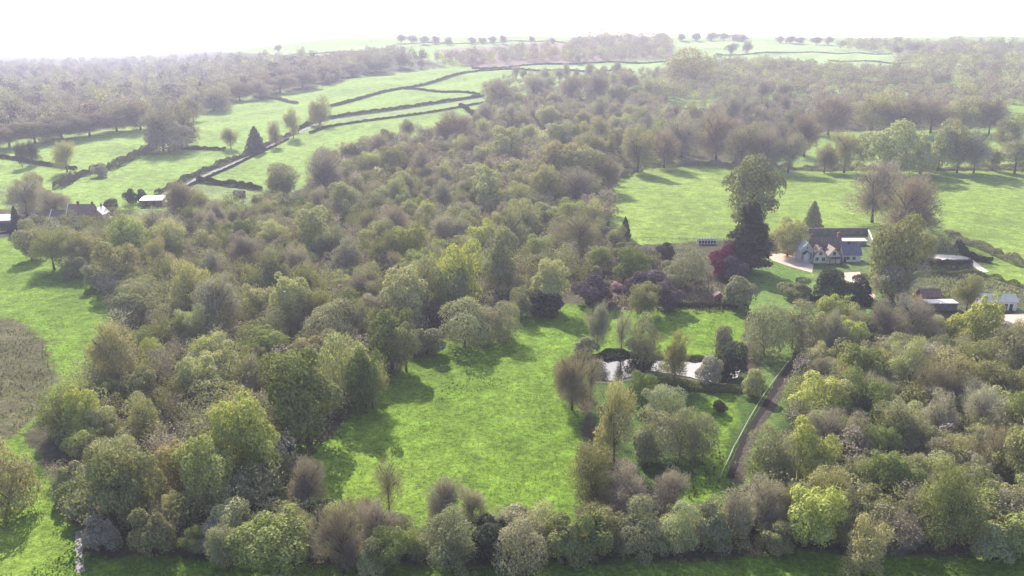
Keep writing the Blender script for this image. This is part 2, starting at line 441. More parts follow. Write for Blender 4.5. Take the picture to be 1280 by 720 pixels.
# ------------------------------------------------------------------ the trees one can tell apart: kind, colour, centre x, top y, width, height in the photo, label, short reference
HERO = [
 # --- wood left of the meadow, near
 ('dome','ochre',8,538,88,106,'big ochre willow rising at the lower left edge beside the grass strip','the big ochre willow'),
 ('fresh','lime',108,480,44,72,None,None),
 ('bud','ochre',184,486,42,62,None,None),
 ('oak','olive',165,547,80,106,'large olive oak by the grass strip, duller than the bright domes beside it','the large olive oak'),
 ('oak','fresh',266,539,82,94,'bright-topped round oak in front of the taller forked pale oak','the round bright oak'),
 ('oak','lime',318,491,90,108,'pale lime double-crowned oak between two big round oaks','the double-crowned oak'),
 ('oak','green',385,437,108,114,'biggest round oak, overhanging the west side of the meadow','the biggest meadow oak'),
 ('dome','pale',438,415,62,92,'pale green domed tree just above the biggest meadow oak','the pale meadow-edge dome'),
 ('bush','ggreen',303,589,40,42,None,None),
 ('bush','ggreen',86,577,36,44,None,None),
 ('bush','ggreen',96,615,28,34,None,None),
 ('bush','olive',193,640,52,56,None,None),
 ('bud','ochre',216,613,34,46,None,None),
 ('fresh','fresh',348,640,100,74,'wide many-tipped bright green tree in the bottom hedge row','the wide many-tipped tree'),
 ('bud','ggreen',285,652,60,62,None,None),
 ('bare','mauve',388,566,54,74,'mauve leafless tree with an ivied trunk at the meadow corner','the ivied bare tree'),
 ('bare','brown',430,626,66,90,'dark-limbed leafless tree in the bottom row beside the bright bush','the dark-limbed bare tree'),
 ('bush','green',350,608,20,26,None,None),
 ('bush','pale',290,622,52,46,None,None),
 ('bush','grey',128,650,44,38,None,None),
 ('bush','ochre',470,668,46,46,None,None),
 ('bud','olive',466,450,48,60,None,None), ('oak','green',458,432,46,84,None,None), ('bush','ggreen',534,406,46,36,None,None), ('oak','olive',508,400,46,64,None,None),
 # --- bottom hedge row
 ('slimbare','brown',487,568,36,74,'small lone leafless tree standing out in the meadow grass','the lone meadow tree'),
 ('bare','mauve',556,592,56,70,'first of two leafless trees side by side on the meadow\'s bottom edge',None),
 ('bare','grey',590,603,42,56,'smaller of two leafless trees side by side on the meadow\'s bottom edge',None),
 ('bud','green',490,655,62,54,None,None),
 ('bud','ggreen',560,640,80,70,None,None),
 ('dome','ggreen',652,643,78,70,None,None),
 ('bud','pale',676,630,62,50,None,None),
 ('bush','olive',706,650,52,56,None,None),
 ('bush','green',746,640,52,60,None,None),
 ('dome','ggreen',800,622,72,68,None,None),
 ('dome','pale',846,626,56,62,None,None),
 ('bush','ggreen',888,634,46,54,None,None),
 ('bud','grey',920,612,46,66,None,None),
 ('bud','olive',738,556,62,86,None,None),
 ('bare','mauve',782,574,76,72,'broad mauve leafless tree in front of the pond willows','the broad mauve tree'),
 ('bare','mauve',836,584,54,56,None,None),
 # --- pond
 ('budtall','ochre',767,476,64,106,'tall ochre half-leafed tree with a dark trunk in front of the pond','the tall ochre pond tree'),
 ('dome','ggreen',832,476,58,54,None,None),
 ('dome','ggreen',820,512,56,62,None,None),
 ('dome','ggreen',850,508,46,62,None,None),
 ('dome','ggreen',878,511,44,60,'roundest domed willow at the open grass beside the track','the roundest pond willow'),
 ('bush','ggreen',806,537,32,40,None,None),
 ('fresh','green',802,466,40,42,None,None),
 ('bare','brown',715,430,54,82,'brown leafless tree leaning over the west end of the pond','the leaning brown tree'),
 ('slimbare','brown',738,440,30,60,None,None),
 ('budtall','olive',843,410,38,72,'slim olive tree on the pond bank with a clear trunk before the water','the slim pond-bank tree'),
 ('dome','ggreen',805,392,42,62,'grey-green willow standing behind the pond water','the willow behind the pond'),
 ('bare','grey',746,374,34,64,None,None),
 ('bud','olive',807,350,50,46,None,None),
 ('dome','ggreen',955,376,58,68,'left of two large feathery grey willows by the top of the track',None),
 ('dome','ggreen',990,370,52,66,'right of two large feathery grey willows, touching the top of the track','the feathery willows'),
 ('bush','ggreen',905,406,28,40,None,None),
 ('bush','dark',912,428,44,40,None,None),
 ('bush','pale',940,461,28,34,'small pale round willow alone beside the middle of the track','the small pale willow'),
 ('bush','grey',886,445,36,36,None,None),
 ('bush','dark',900,500,18,16,None,None),
 ('bush','ggreen',734,420,32,24,None,None), ('slimbare','grey',776,386,26,58,None,None), 
 ('bush','olive',800,424,40,23,None,None),
 # --- right wood
 ('bud','grey',1116,316,66,62,None,None),
 ('fresh','lime',1022,470,64,60,'yellow-lime tree on the wood\'s edge beside the track','the yellow-lime edge tree'),
 ('oak','lime',1013,524,56,82,'lime-topped tree directly below the yellow-lime tree by the track','the lime-topped tree'),
 ('fresh','lime',1018,602,76,78,'brightest yellow-green dome with layered boughs in the bottom row','the brightest dome'),
 ('bud','ochre',1078,648,66,74,'ochre-green bush at the bottom, right of the brightest dome','the ochre bottom bush'),
 ('budtall','olive',1180,573,80,114,'big pointed olive tree near the lower right','the pointed olive tree'),
 ('oak','olive',1270,516,68,104,'olive-yellow tree at the right edge of the wood','the olive edge tree'),
 ('fresh','green',1100,563,54,66,None,None),
 ('dome','ggreen',955,528,48,74,None,None),
 ('dome','ggreen',978,544,40,64,None,None),
 ('bush','olive',972,648,52,36,None,None),
 ('bare','grey',957,598,60,66,None,None),
 ('bud','green',1080,466,62,64,None,None),
 ('bud','ggreen',1122,498,66,68,None,None),
 ('bud','brown',1062,515,52,64,None,None),
 ('bud','green',1100,530,42,50,None,None),
 ('bud','grey',1168,488,48,68,None,None),
 ('bare','grey',1226,482,62,70,None,None),
 ('bare','brown',1160,452,58,64,None,None),
 ('bush','fresh',1230,616,60,54,None,None),
 ('bush','fresh',1264,640,54,52,None,None),
 ('bush','pale',1240,655,48,44,None,None),
 ('bud','grey',1132,610,34,54,None,None),
 ('bare','mauve',1128,640,46,50,None,None),
 ('tallleaf','lime',1212,360,58,82,'bright lime upright tree hiding the end of the white outbuilding','the lime yard tree'),
 ('bud','olive',1208,342,36,46,None,None),
 ('oak','olive',1115,262,70,112,'tallest olive tree standing right of the gabled cottage','the tall cottage tree'),
 ('budtall','ochre',1153,288,30,46,None,None),
 ('bare','mauve',1140,370,62,66,None,None),
 ('bare','mauve',1098,372,44,58,None,None),
 ('bare','grey',1036,385,42,62,None,None),
 ('fresh','lime',1057,397,48,46,'lime dome at the back edge of the wood below the cottage','the lime wood-edge dome'),
 ('bush','dark',1040,336,46,42,'larger dark evergreen shrub in front of the cottage','the dark cottage shrubs'),
 ('bush','dark',1070,346,36,30,'lower dark evergreen shrub in front of the cottage',None),
 ('bush','olive',992,349,46,24,None,None),
 ('fresh','pale',984,272,42,48,'pale bright tree touching the left end of the cottage','the pale cottage tree'),
 ('cone','ggreen',1015,250,26,36,'small grey-green cone-shaped tree alone in the pasture behind the cottage','the lone pasture cone'),
 ('oak','olive',937,191,70,96,'big round olive-brown oak behind the dark cedar','the big pasture oak'),
 ('cedar','darkolive',932,248,70,92,'dark layered cedar beside the pink gravel drive','the dark cedar'),
 ('bare','mauve',1090,196,68,82,'mauve leafless tree in the pasture, behind the reddish one','the mauve pasture tree'),
 ('bare','russet',1130,216,84,84,'broad reddish leafless tree in the pasture behind the cottage','the reddish pasture tree'),
 # --- tree belt behind the pasture
 ('oak','pale',1105,150,75,68,'big bright domed tree in the belt behind the pasture','the bright belt dome'),
 ('tallleaf','pale',1150,164,41,54,None,None), ('tallleaf','pale',1172,146,41,68,None,None),
 ('budtall','ochre',1196,150,39,66,None,None), ('budtall','grey',1217,160,41,56,None,None),
 ('bare','ochre',1055,162,46,54,None,None), ('bare','brown',1030,178,31,38,None,None), ('bare','brown',985,162,43,54,None,None),
 ('bud','ochre',1240,183,26,30,None,None), ('bud','ggreen',1268,165,51,52,None,None), ('bud','olive',1262,140,43,40,None,None),
 ('bare','russet',1035,117,61,52,None,None), ('bud','ochre',1088,114,56,52,None,None), ('bare','brown',1125,118,61,50,None,None),
 ('bare','russet',1163,120,58,46,None,None), ('bud','ochre',1203,118,58,48,None,None), ('bud','brown',1236,119,43,48,None,None),
 ('bare','russet',830,160,46,50,None,None), ('bare','mauve',852,138,56,60,None,None), ('bare','russet',895,137,53,64,None,None),
 ('bare','brown',926,150,58,58,None,None), ('bare','mauve',958,158,48,52,None,None), ('bare','russet',1005,140,48,56,None,None),
 ('dome','ochre',862,58,68,50,'rounded ochre copse tree on the ridge, bigger than all around it','the rounded ridge tree'),
 # --- hedgerow and field trees on the hill
 ('bare','mauve',204,132,46,56,None,None), ('bud','brown',228,128,42,54,None,None), ('dome','grey',212,150,56,40,'dark dense clump-like tree at the corner of two hill fields','the dense field-corner tree'),
 ('bare','brown',242,118,30,34,None,None), ('bud','mauve',268,108,44,30,None,None), ('bud','ochre',276,103,26,30,None,None), ('bud','russet',300,100,44,26,None,None), ('bud','mauve',326,98,44,26,None,None),
 ('bud','russet',12,150,52,34,None,None), ('bud','brown',44,147,57,32,None,None), ('bud','mauve',78,144,59,30,None,None), ('bud','russet',112,138,59,32,None,None), ('bud','brown',146,130,57,34,None,None), ('bud','mauve',176,122,52,40,None,None),
 ('bud','russet',350,92,44,24,None,None), ('bud','mauve',378,86,44,24,None,None), ('bud','brown',408,80,41,22,None,None), ('bud','mauve',440,76,44,20,None,None), ('bud','brown',470,70,44,20,None,None), ('bare','mauve',500,62,24,22,None,None),
 ('cone','dark',252,101,14,24,'dark pointed conifer in the far wood\'s edge',None),
 ('bare','ochre',84,173,34,42,'round lone tree with an open crown behind the left field hedge','the lone hedge tree'),
 ('bare','dark',28,177,18,32,'left of a close pair of dark hedge trees',None),
 ('bud','dark',42,175,20,30,'right of a close pair of dark hedge trees','the pair of hedge trees'),
 ('bare','ochre',289,158,24,28,None,None), ('cone','dark',320,157,28,34,'dark pointed tree in the line along the lane',None),
 ('bare','brown',345,150,18,34,None,None), ('bud','ochre',367,133,22,40,None,None), ('bud','ochre',400,118,32,38,'round ochre tree where the lane bends','the lane-bend tree'),
 ('bud','ggreen',355,199,56,52,'round grey-green tree at the wood\'s corner by the hill fields','the round field-corner tree'),
 ('bare','mauve',406,184,52,62,None,None),
 ('bush','dark',138,248,22,18,None,None), ('bush','dark',164,235,18,20,None,None), ('bush','dark',177,236,16,18,None,None),
 ('bare','grey',34,216,52,54,None,None), ('bare','mauve',70,233,44,40,None,None), ('cone','dark',22,256,16,34,'dark narrow conifer at the end of the pale-roofed barn',None),
 ('bush','ochre',35,272,20,20,None,None), ('bush','grey',125,205,22,16,None,None),
 # --- upper middle wood
 ('bare','russet',626,98,44,38,None,None), ('bare','mauve',668,92,28,36,None,None), ('bare','russet',714,91,40,36,None,None), ('bare','mauve',746,88,36,38,None,None),
 ('bud','pale',815,97,30,26,None,None), ('bare','mauve',785,84,36,32,None,None), ('bare','russet',566,138,58,44,'broad brown leafless tree on the wood\'s edge by the hill field','the brown field-edge tree'),
 ('bare','brown',512,147,24,28,None,None), ('oak','pale',632,157,44,46,None,None), ('bud','pale',684,130,32,30,None,None),
 ('oak','pale',702,151,44,36,None,None), ('bud','pale',772,141,30,26,None,None), ('bud','ggreen',800,132,32,28,None,None),
 ('oak','ochre',690,178,62,56,None,None), ('oak','ochre',727,180,56,54,None,None), ('oak','pale',613,207,50,54,None,None),
 ('bud','ochre',682,204,44,50,None,None), ('bare','mauve',720,208,50,48,None,None), ('bud','ochre',740,162,48,46,None,None),
 ('bud','ochre',797,159,46,56,None,None), ('bare','brown',760,190,40,50,None,None),
 # --- middle wood
 ('dome','ggreen',581,372,72,62,'left and larger of twin grey-green domes at the meadow\'s top corner','the twin domes'),
 ('dome','ggreen',624,373,52,52,'right and smaller of twin grey-green domes at the meadow\'s top corner',None),
 ('fresh','lime',572,298,66,90,'tall bright yellow-green tree behind the twin domes','the tall bright wood tree'),
 ('tallleaf','ggreen',624,287,50,76,None,None), ('fresh','pale',510,331,66,80,'pale bright-topped tree left of the tall bright wood tree','the pale wood tree'),
 ('oak','ggreen',563,331,44,64,None,None), ('oak','pale',686,325,50,64,None,None), ('bud','ggreen',638,257,38,54,None,None),
 ('fresh','lime',531,247,24,34,None,None), ('bare','brown',722,262,60,56,None,None), ('oak','green',490,384,64,76,None,None),
 ('bud','ggreen',651,354,32,44,None,None), ('cone','dark',781,270,16,28,None,None), ('oak','green',785,306,46,46,None,None),
 ('bush','dark',677,364,58,30,None,None), ('bush','purple',737,344,52,36,None,None), ('bush','purple',805,335,50,30,None,None), ('bush','purple',836,350,44,36,None,None),
 ('dome','ggreen',857,306,56,52,'large grey-green dome beside the crimson shrub','the grey dome by the crimson shrub'),
 ('bush','crimson',899,305,36,40,'crimson-leaved shrub between the grey dome and the dark cedar','the crimson shrub'),
 ('bush','purple',920,318,34,32,None,None), ('bush','ggreen',924,341,44,46,'olive-grey dome by the brick ruin','the dome by the brick store'),
 ('bush','pink',771,351,16,12,'small shrub in pale pink blossom among dark mounds',None),
 ('bud','ggreen',770,280,30,36,None,None), ('bush','dark',830,303,26,18,None,None),
 ('oak','ochre',150,294,52,66,'round ochre dome standing out of the wood below the farmhouse','the ochre farm dome'),
 ('bud','olive',68,283,58,54,None,None), ('bud','ochre',104,287,48,52,None,None), ('bush','ggreen',40,286,40,40,None,None),
 ('fresh','lime',224,296,20,28,None,None), ('bush','ggreen',168,364,46,46,None,None), ('bush','ggreen',122,329,32,30,None,None), ('bush','ggreen',95,320,30,28,None,None),
 ('bare','mauve',310,290,42,46,None,None), ('bud','pale',345,274,48,40,None,None), ('bud','pale',258,287,38,30,None,None),
 ('bud','pale',240,379,44,52,None,None), ('fresh','lime',193,419,26,40,None,None), ('bud','ochre',150,402,62,80,None,None),
]
for hr in HERO: add_tree(*hr)

# skyline and ridge trees, standing far off on the plateau
for cx, top, w, h in [(826,40,12,11),(852,41,14,10),(870,40,12,11),(889,39,16,12),(905,40,12,11),(917,40,12,11),(928,40,13,12),(975,44,9,10),(988,44,11,10),(1000,45,10,10),
                      (1020,45,14,11),(1035,44,13,12),(1054,50,10,9),(1076,49,12,11),(590,45,9,10),(603,46,9,9),(616,44,10,11),(629,43,11,12),(665,44,8,10),(690,46,8,8),
                      (914,53,12,14),(934,50,10,18),(1122,56,14,12),(1140,52,16,16),(1165,54,16,14),(1190,56,18,14),(1248,56,16,12),(348,55,8,10),(378,57,8,20),
                      (502,42,10,12),(515,42,12,12),(530,43,12,12),(545,44,12,11),(560,45,12,11),(722,66,9,14)]:
    add_tree('bud', 'mauve' if R.random() < .5 else 'grey', cx, top, w * R.uniform(1.1, 1.6), h, None, None, 'bare trees along the far skyline')

# ------------------------------------------------------------------ woods between: the trees that fill them
WOOD_LEFT = [(30,296),(120,288),(200,268),(330,258),(420,236),(560,240),(700,252),(762,292),(745,352),(650,372),(600,385),(545,400),(500,440),(460,500),(400,560),(372,600),(330,640),(250,680),(185,690),(100,655),(70,610),(88,520),(120,470),(146,440),(150,400),(128,370),(108,330)]
WOOD_MID = [(385,232),(400,200),(450,186),(520,178),(590,165),(612,130),(650,126),(830,124),(838,176),(790,205),(765,232),(760,290),(700,256),(560,242)]
WOOD_UP = [(600,112),(625,100),(830,92),(836,130),(640,134)]
WOOD_RIGHT = [(1006,440),(1030,412),(1100,415),(1180,430),(1240,440),(1300,450),(1300,690),(1200,690),(1110,690),(1060,680),(990,670),(940,660),(930,610),(990,560),(990,500)]
WOOD_BOTTOM = [(230,690),(300,700),(430,706),(520,704),(700,700),(900,690),(960,690),(960,650),(880,640),(700,668),(620,668),(480,668),(440,650),(370,640)]
WOOD_BELT = [(820,196),(830,150),(900,130),(1010,126),(1010,170),(960,205)]
WOOD_FARM = [(0,250),(20,236),(60,236),(64,256),(40,276),(20,262)]
WOOD_GARDEN = [(735,350),(770,300),(830,318),(890,345),(935,385),(880,392),(800,392),(750,385)]
FILL = [
 ('left', WOOD_LEFT, 10.0, dict(bud=5, bare=2.2, fresh=1.6, oak=1.4, dome=2, budtall=1.2), 190),
 ('mid', WOOD_MID, 11.5, dict(bud=4.5, bare=3, oak=2.2, dome=1, fresh=.5), 150),
 ('up', WOOD_UP, 11, dict(bud=3, bare=5, oak=.8), 36),
 ('right', WOOD_RIGHT, 8.8, dict(bud=5, bare=2.2, fresh=1.3, oak=.7, dome=1.6, budtall=1), 120),
 ('bottom', WOOD_BOTTOM, 6.5, dict(bud=3, bare=1, bush=3, dome=1.2), 26),
 ('belt', WOOD_BELT, 12, dict(bare=5, bud=2), 30),
 ('farm', WOOD_FARM, 8, dict(bare=5, bud=2), 8),
 ('garden', WOOD_GARDEN, 6, dict(bush=5, bud=1.5), 14),
]
WHERE = dict(left='in the wood west of the meadow', mid='in the upper valley wood', up='in the wood below the ridge', right='in the wood east of the track',
             bottom='in the hedge row along the bottom of the meadow', belt='in the tree belt behind the pasture', farm='by the farmhouse', garden='in the shrubbery behind the pond')
COLW = dict(bud=dict(ggreen=4, olive=2.5, grey=1.4, ochre=1.6, pale=3.2, green=.8), bare=dict(mauve=1.8, grey=4, brown=1.4), fresh=dict(lime=1, fresh=1.5, pale=1.6),
            oak=dict(fresh=1, green=1.6, olive=2, pale=1.5, ochre=1), dome=dict(ggreen=4, pale=1.2, olive=1), budtall=dict(ochre=1, ggreen=2, grey=1.4, pale=1), bush=dict(ggreen=2.5, olive=2, grey=1, dark=.9))
COLW_MID = dict(COLW, bud=dict(ggreen=2.4, olive=1.6, grey=2, ochre=2.4, pale=2.8), bare=dict(mauve=3.4, grey=2.4, brown=2.2, russet=1), oak=dict(pale=2, ochre=2, olive=1.2, ggreen=1))
def pick(wd, rg):
    k = list(wd); w = np.array([wd[q] for q in k], float); return k[rg.choice(len(k), p=w / w.sum())]
rgf = np.random.default_rng(23)
for nm, poly, width, kinds, nmax in FILL:
    xs = [q[0] for q in poly]; ys = [q[1] for q in poly]
    cand = np.stack([rgf.uniform(min(xs), max(xs), 9000), rgf.uniform(min(ys), max(ys), 9000)], 1)
    cand = cand[in_poly(cand[:, 0], cand[:, 1], poly)]
    G = hit(cand[:, 0], cand[:, 1])
    # even over the ground rather than over the picture
    dep2 = (G[:, 1] ** 2 + G[:, 0] ** 2)
    keep = rgf.random(len(G)) < (dep2 / dep2.max()) ** 1.0
    G = G[keep]
    n = 0
    for g in G:
        if n >= nmax: break
        wm = width * rgf.choice([rgf.uniform(.6, .9), rgf.uniform(.85, 1.2), rgf.uniform(1.1, 1.55)])
        ok = True
        for t in TREES:
            dd = math.hypot(t['p'][0] - g[0], t['p'][1] - g[1])
            if dd < 0.27 * (t['wm'] + wm): ok = False; break
        if not ok: continue
        kd = pick(kinds, rgf); cl = pick((COLW_MID if nm in ('mid', 'up', 'belt') else COLW)[kd], rgf)
        hm = wm * rgf.uniform(.85, 1.3) * (1.15 if kd in ('budtall', 'bare') else 1.0)
        if kd == 'bush': hm = wm * .75
        if kd == 'dome': hm = wm * .9
        px, py, dep = project(g); _, ty, _ = project(g + np.array([0, 0, hm]))
        w = wm * FPX / dep; cy = .5 * (py + ty)
        # never in front of a hand-placed tree's face, a building, the pond or the track
        bad = False
        for t in TREES:
            if t.get('fill'): continue
            tb = t['top'] + t['h']
            if t['p'][1] > g[1] and abs(px - t['cx']) < .5 * (w + t['w']) * .72 and ty < t['top'] + .62 * t['h'] and py > t['top']:
                bad = True; break
        for (x0, y0, x1, y1) in ((995,280,1090,330),(1225,362,1272,392),(60,255,132,283),(0,256,22,290),(172,240,208,258),(288,235,306,247),(730,448,905,480),(900,410,1004,602),(842,366,912,380)):
            if px + .4 * w > x0 and px - .4 * w < x1 and ty < y1 and py > y0: bad = True
        if bad: continue
        add_tree(kd, cl, float(px), float(ty), float(w), float(py - ty), None, None, None, g, wm, hm)
        TREES[-1]['fill'] = nm; n += 1
# ------------------------------------------------------------------ ground sheet
# grass and soil as regions of the ground, in photo coordinates: (polygon, colour, edge softness)
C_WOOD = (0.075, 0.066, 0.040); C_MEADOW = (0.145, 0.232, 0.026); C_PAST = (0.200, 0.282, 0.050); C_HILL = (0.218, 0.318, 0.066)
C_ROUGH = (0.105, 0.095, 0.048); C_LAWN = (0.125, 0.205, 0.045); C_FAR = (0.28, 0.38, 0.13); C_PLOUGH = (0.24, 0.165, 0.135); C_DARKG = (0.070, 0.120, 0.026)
VALLEY = [(-120,185),(-120,60),(0,60),(150,60),(300,66),(440,72),(505,66),(560,84),(470,92),(390,110),(300,122),(235,148),(215,150),(186,156),(60,168),(-60,190)]
FIELDS = [
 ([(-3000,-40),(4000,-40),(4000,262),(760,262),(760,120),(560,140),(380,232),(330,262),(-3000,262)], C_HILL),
 ([(820,168),(960,162),(1060,166),(1300,163),(1300,215),(820,215)], C_HILL),
 ([(752,236),(790,206),(905,204),(1100,210),(1300,206),(1300,362),(1240,330),(1190,300),(1150,300),(1090,292),(990,290),(905,300),(800,306),(768,292)], C_PAST),
 ([(1040,108),(1250,112),(1250,124),(1040,120)], C_HILL),
 ([(-60,192),(60,170),(195,157),(195,184),(130,206),(95,214)], C_HILL), ([(-60,198),(80,214),(75,226),(-60,250)], C_HILL),
 ([(70,250),(190,194),(272,190),(250,215),(175,244),(100,262)], C_HILL), ([(216,188),(235,150),(320,124),(390,126),(360,152),(285,190)], C_HILL),
 ([(262,214),(375,168),(575,134),(600,156),(545,170),(440,196),(400,196),(350,232),(255,230)], C_HILL), ([(135,285),(210,236),(245,228),(318,236),(312,262),(250,282),(180,292)], (0.205,0.265,0.085)),
 ([(362,120),(460,90),(600,83),(540,101),(415,134)], C_HILL), ([(415,140),(505,111),(590,120),(560,130)], C_HILL), ([(540,106),(610,88),(770,90),(770,104),(640,116),(600,119),(510,113)], C_HILL),
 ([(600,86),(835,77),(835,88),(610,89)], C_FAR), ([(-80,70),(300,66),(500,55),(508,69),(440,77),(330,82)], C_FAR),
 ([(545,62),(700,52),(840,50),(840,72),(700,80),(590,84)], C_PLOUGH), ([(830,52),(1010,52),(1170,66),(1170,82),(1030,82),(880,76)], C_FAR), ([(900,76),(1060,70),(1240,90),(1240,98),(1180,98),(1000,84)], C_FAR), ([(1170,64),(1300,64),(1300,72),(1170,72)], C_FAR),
 (VALLEY, C_WOOD), (WOOD_BELT, C_WOOD), ([(1010,166),(1010,120),(1255,122),(1255,160)], C_WOOD),
 # near
 ([(742,382),(700,380),(655,388),(610,420),(560,418),(500,452),(452,505),(425,540),(362,560),(352,608),(405,640),(470,665),(600,668),(720,660),(735,615),(722,560),(735,520),(700,492),(700,450),(742,425)], C_MEADOW),
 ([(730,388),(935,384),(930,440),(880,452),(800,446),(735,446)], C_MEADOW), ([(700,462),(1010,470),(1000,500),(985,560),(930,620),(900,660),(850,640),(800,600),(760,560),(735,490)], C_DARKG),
 ([(845,386),(925,386),(915,446),(850,440)], C_MEADOW), ([(870,500),(925,490),(912,560),(890,620),(862,634),(850,600),(872,560)], C_MEADOW), ([(950,440),(1004,410),(1010,470),(970,560),(930,610),(920,600),(960,510)], (0.13,0.19,0.045)),
 ([(-80,300),(40,296),(76,318),(120,345),(140,400),(138,445),(112,478),(66,500),(36,540),(62,590),(72,650),(100,690),(110,760),(-80,760)], C_MEADOW), ([(-80,392),(20,400),(60,430),(72,470),(60,500),(24,545),(-80,560)], C_ROUGH),
 ([(70,690),(300,704),(700,706),(1000,690),(1200,700),(1340,690),(1400,800),(-100,800)], C_MEADOW),
 ([(985,295),(1080,284),(1205,300),(1216,332),(1140,350),(1000,352)], (0.10,0.14,0.045)), ([(925,345),(955,318),(1015,340),(1018,395),(940,392),(925,365)], C_LAWN), ([(1010,352),(1100,350),(1110,398),(1015,398)], C_LAWN), ([(1216,330),(1300,330),(1300,362),(1240,350)], C_PAST),
 ([(1130,338),(1290,360),(1290,392),(1130,385)], (0.10,0.105,0.055)), ([(740,368),(900,352),(912,382),(745,390)], (0.14,0.10,0.085)),
]
def build_ground():
    D = [2.0]
    while D[-1] < 9000:
        d = D[-1]; D.append(d + max(1.2, d * (0.0047 if 90 < d < 900 else 0.012 if d > 90 else 0.06)))
    D = np.array(D)
    az = np.concatenate([np.linspace(-180, -46, 36)[:-1], np.linspace(-46, 46, 440), np.linspace(46, 180, 36)[1:]]) * math.pi / 180
    A, DD = np.meshgrid(az, D)
    X = np.sin(A) * DD; Y = np.cos(A) * DD; Z = terrain(X, Y)
    n, m = X.shape
    P = np.stack([X, Y, Z], -1).reshape(-1, 3)
    # wobble the borders so that no field edge is ruled
    wob = np.stack([vnoise(P[:, 0], P[:, 1], 9, 1) + .6 * vnoise(P[:, 0], P[:, 1], 3.5, 2) - .8, vnoise(P[:, 0], P[:, 1], 9, 3) + .6 * vnoise(P[:, 0], P[:, 1], 3.5, 4) - .8, np.zeros(len(P))], 1) * 3.2
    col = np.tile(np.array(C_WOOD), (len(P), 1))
    gr = np.zeros(len(P))
    K = 5
    acc = np.zeros_like(col); accg = np.zeros(len(P))
    rg = np.random.default_rng(3)
    for k in range(K):
        Q = P + wob + rg.normal(0, .5, P.shape) * np.array([1, 1, 0])
        Q[:, 2] = terrain(Q[:, 0], Q[:, 1])
        px, py, dep = project(Q)
        c = col.copy(); g = gr.copy()
        # beyond the frame: pasture and copse in patches
        off = (dep <= 1) | (px < -90) | (px > 1345) | (py > 800)
        pat = (vnoise(Q[:, 0], Q[:, 1], 70, 9) > .45) | (py < 420)
        c[off & pat] = C_MEADOW; g[off & pat] = 1
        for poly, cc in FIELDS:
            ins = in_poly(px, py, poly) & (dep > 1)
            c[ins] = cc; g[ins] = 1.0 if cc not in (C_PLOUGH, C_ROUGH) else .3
        acc += c; accg += g
    acc /= K; accg /= K
    # sward: lush and thin patches, dry streaks
    n1 = vnoise(P[:, 0], P[:, 1], 26, 5) - .5; n2 = vnoise(P[:, 0], P[:, 1] * .6, 7, 6) - .5; n3 = vnoise(P[:, 0], P[:, 1], 2.6, 7) - .5
    v = 1 + .35 * n1 + .28 * n2 + .22 * n3
    dry = np.clip(n1 * 1.2 + n2 * .8, 0, 1)[:, None] * accg[:, None]
    acc = acc * v[:, None]; acc = acc * (1 - dry * .55) + np.array([0.17, 0.20, 0.045]) * dry * .55
    idx = np.arange(n * m).reshape(n, m)
    F = np.stack([idx[:-1, :-1], idx[:-1, 1:], idx[1:, 1:], idx[1:, :-1]], -1).reshape(-1, 4)[:, ::-1]
    mt, nt, N, L = nodes('ground_soil_and_grass')
    out = N('ShaderNodeOutputMaterial'); b = N('ShaderNodeBsdfPrincipled'); at = N('ShaderNodeAttribute'); at.attribute_name = 'tint'
    tc = N('ShaderNodeTexCoord')
    prev = at.outputs['Color']
    for s, amt in ((1.1, .5), (0.23, .35), (3.5, .4)):
        nz = N('ShaderNodeTexNoise'); nz.inputs['Scale'].default_value = s; nz.inputs['Detail'].default_value = 6; nz.inputs['Roughness'].default_value = .65
        L(tc.outputs['Object'], nz.inputs['Vector'])
        mr = N('ShaderNodeMapRange'); mr.inputs[1].default_value = .3; mr.inputs[2].default_value = .7; mr.inputs[3].default_value = 1 - amt; mr.inputs[4].default_value = 1 + amt
        L(nz.outputs[0], mr.inputs[0])
        mm = N('ShaderNodeMixRGB'); mm.blend_type = 'MULTIPLY'; mm.inputs[0].default_value = 1; L(prev, mm.inputs[1]); L(mr.outputs[0], mm.inputs[2]); prev = mm.outputs[0]
    L(prev, b.inputs['Base Color']); b.inputs['Roughness'].default_value = 1; b.inputs['Specular IOR Level'].default_value = .1
    bp = N('ShaderNodeBump'); bp.inputs['Strength'].default_value = .6; bp.inputs['Distance'].default_value = .5
    L(nz.outputs[0], bp.inputs['Height']); L(bp.outputs[0], b.inputs['Normal'])
    L(b.outputs[0], out.inputs['Surface'])
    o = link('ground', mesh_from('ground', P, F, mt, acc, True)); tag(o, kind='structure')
build_ground()

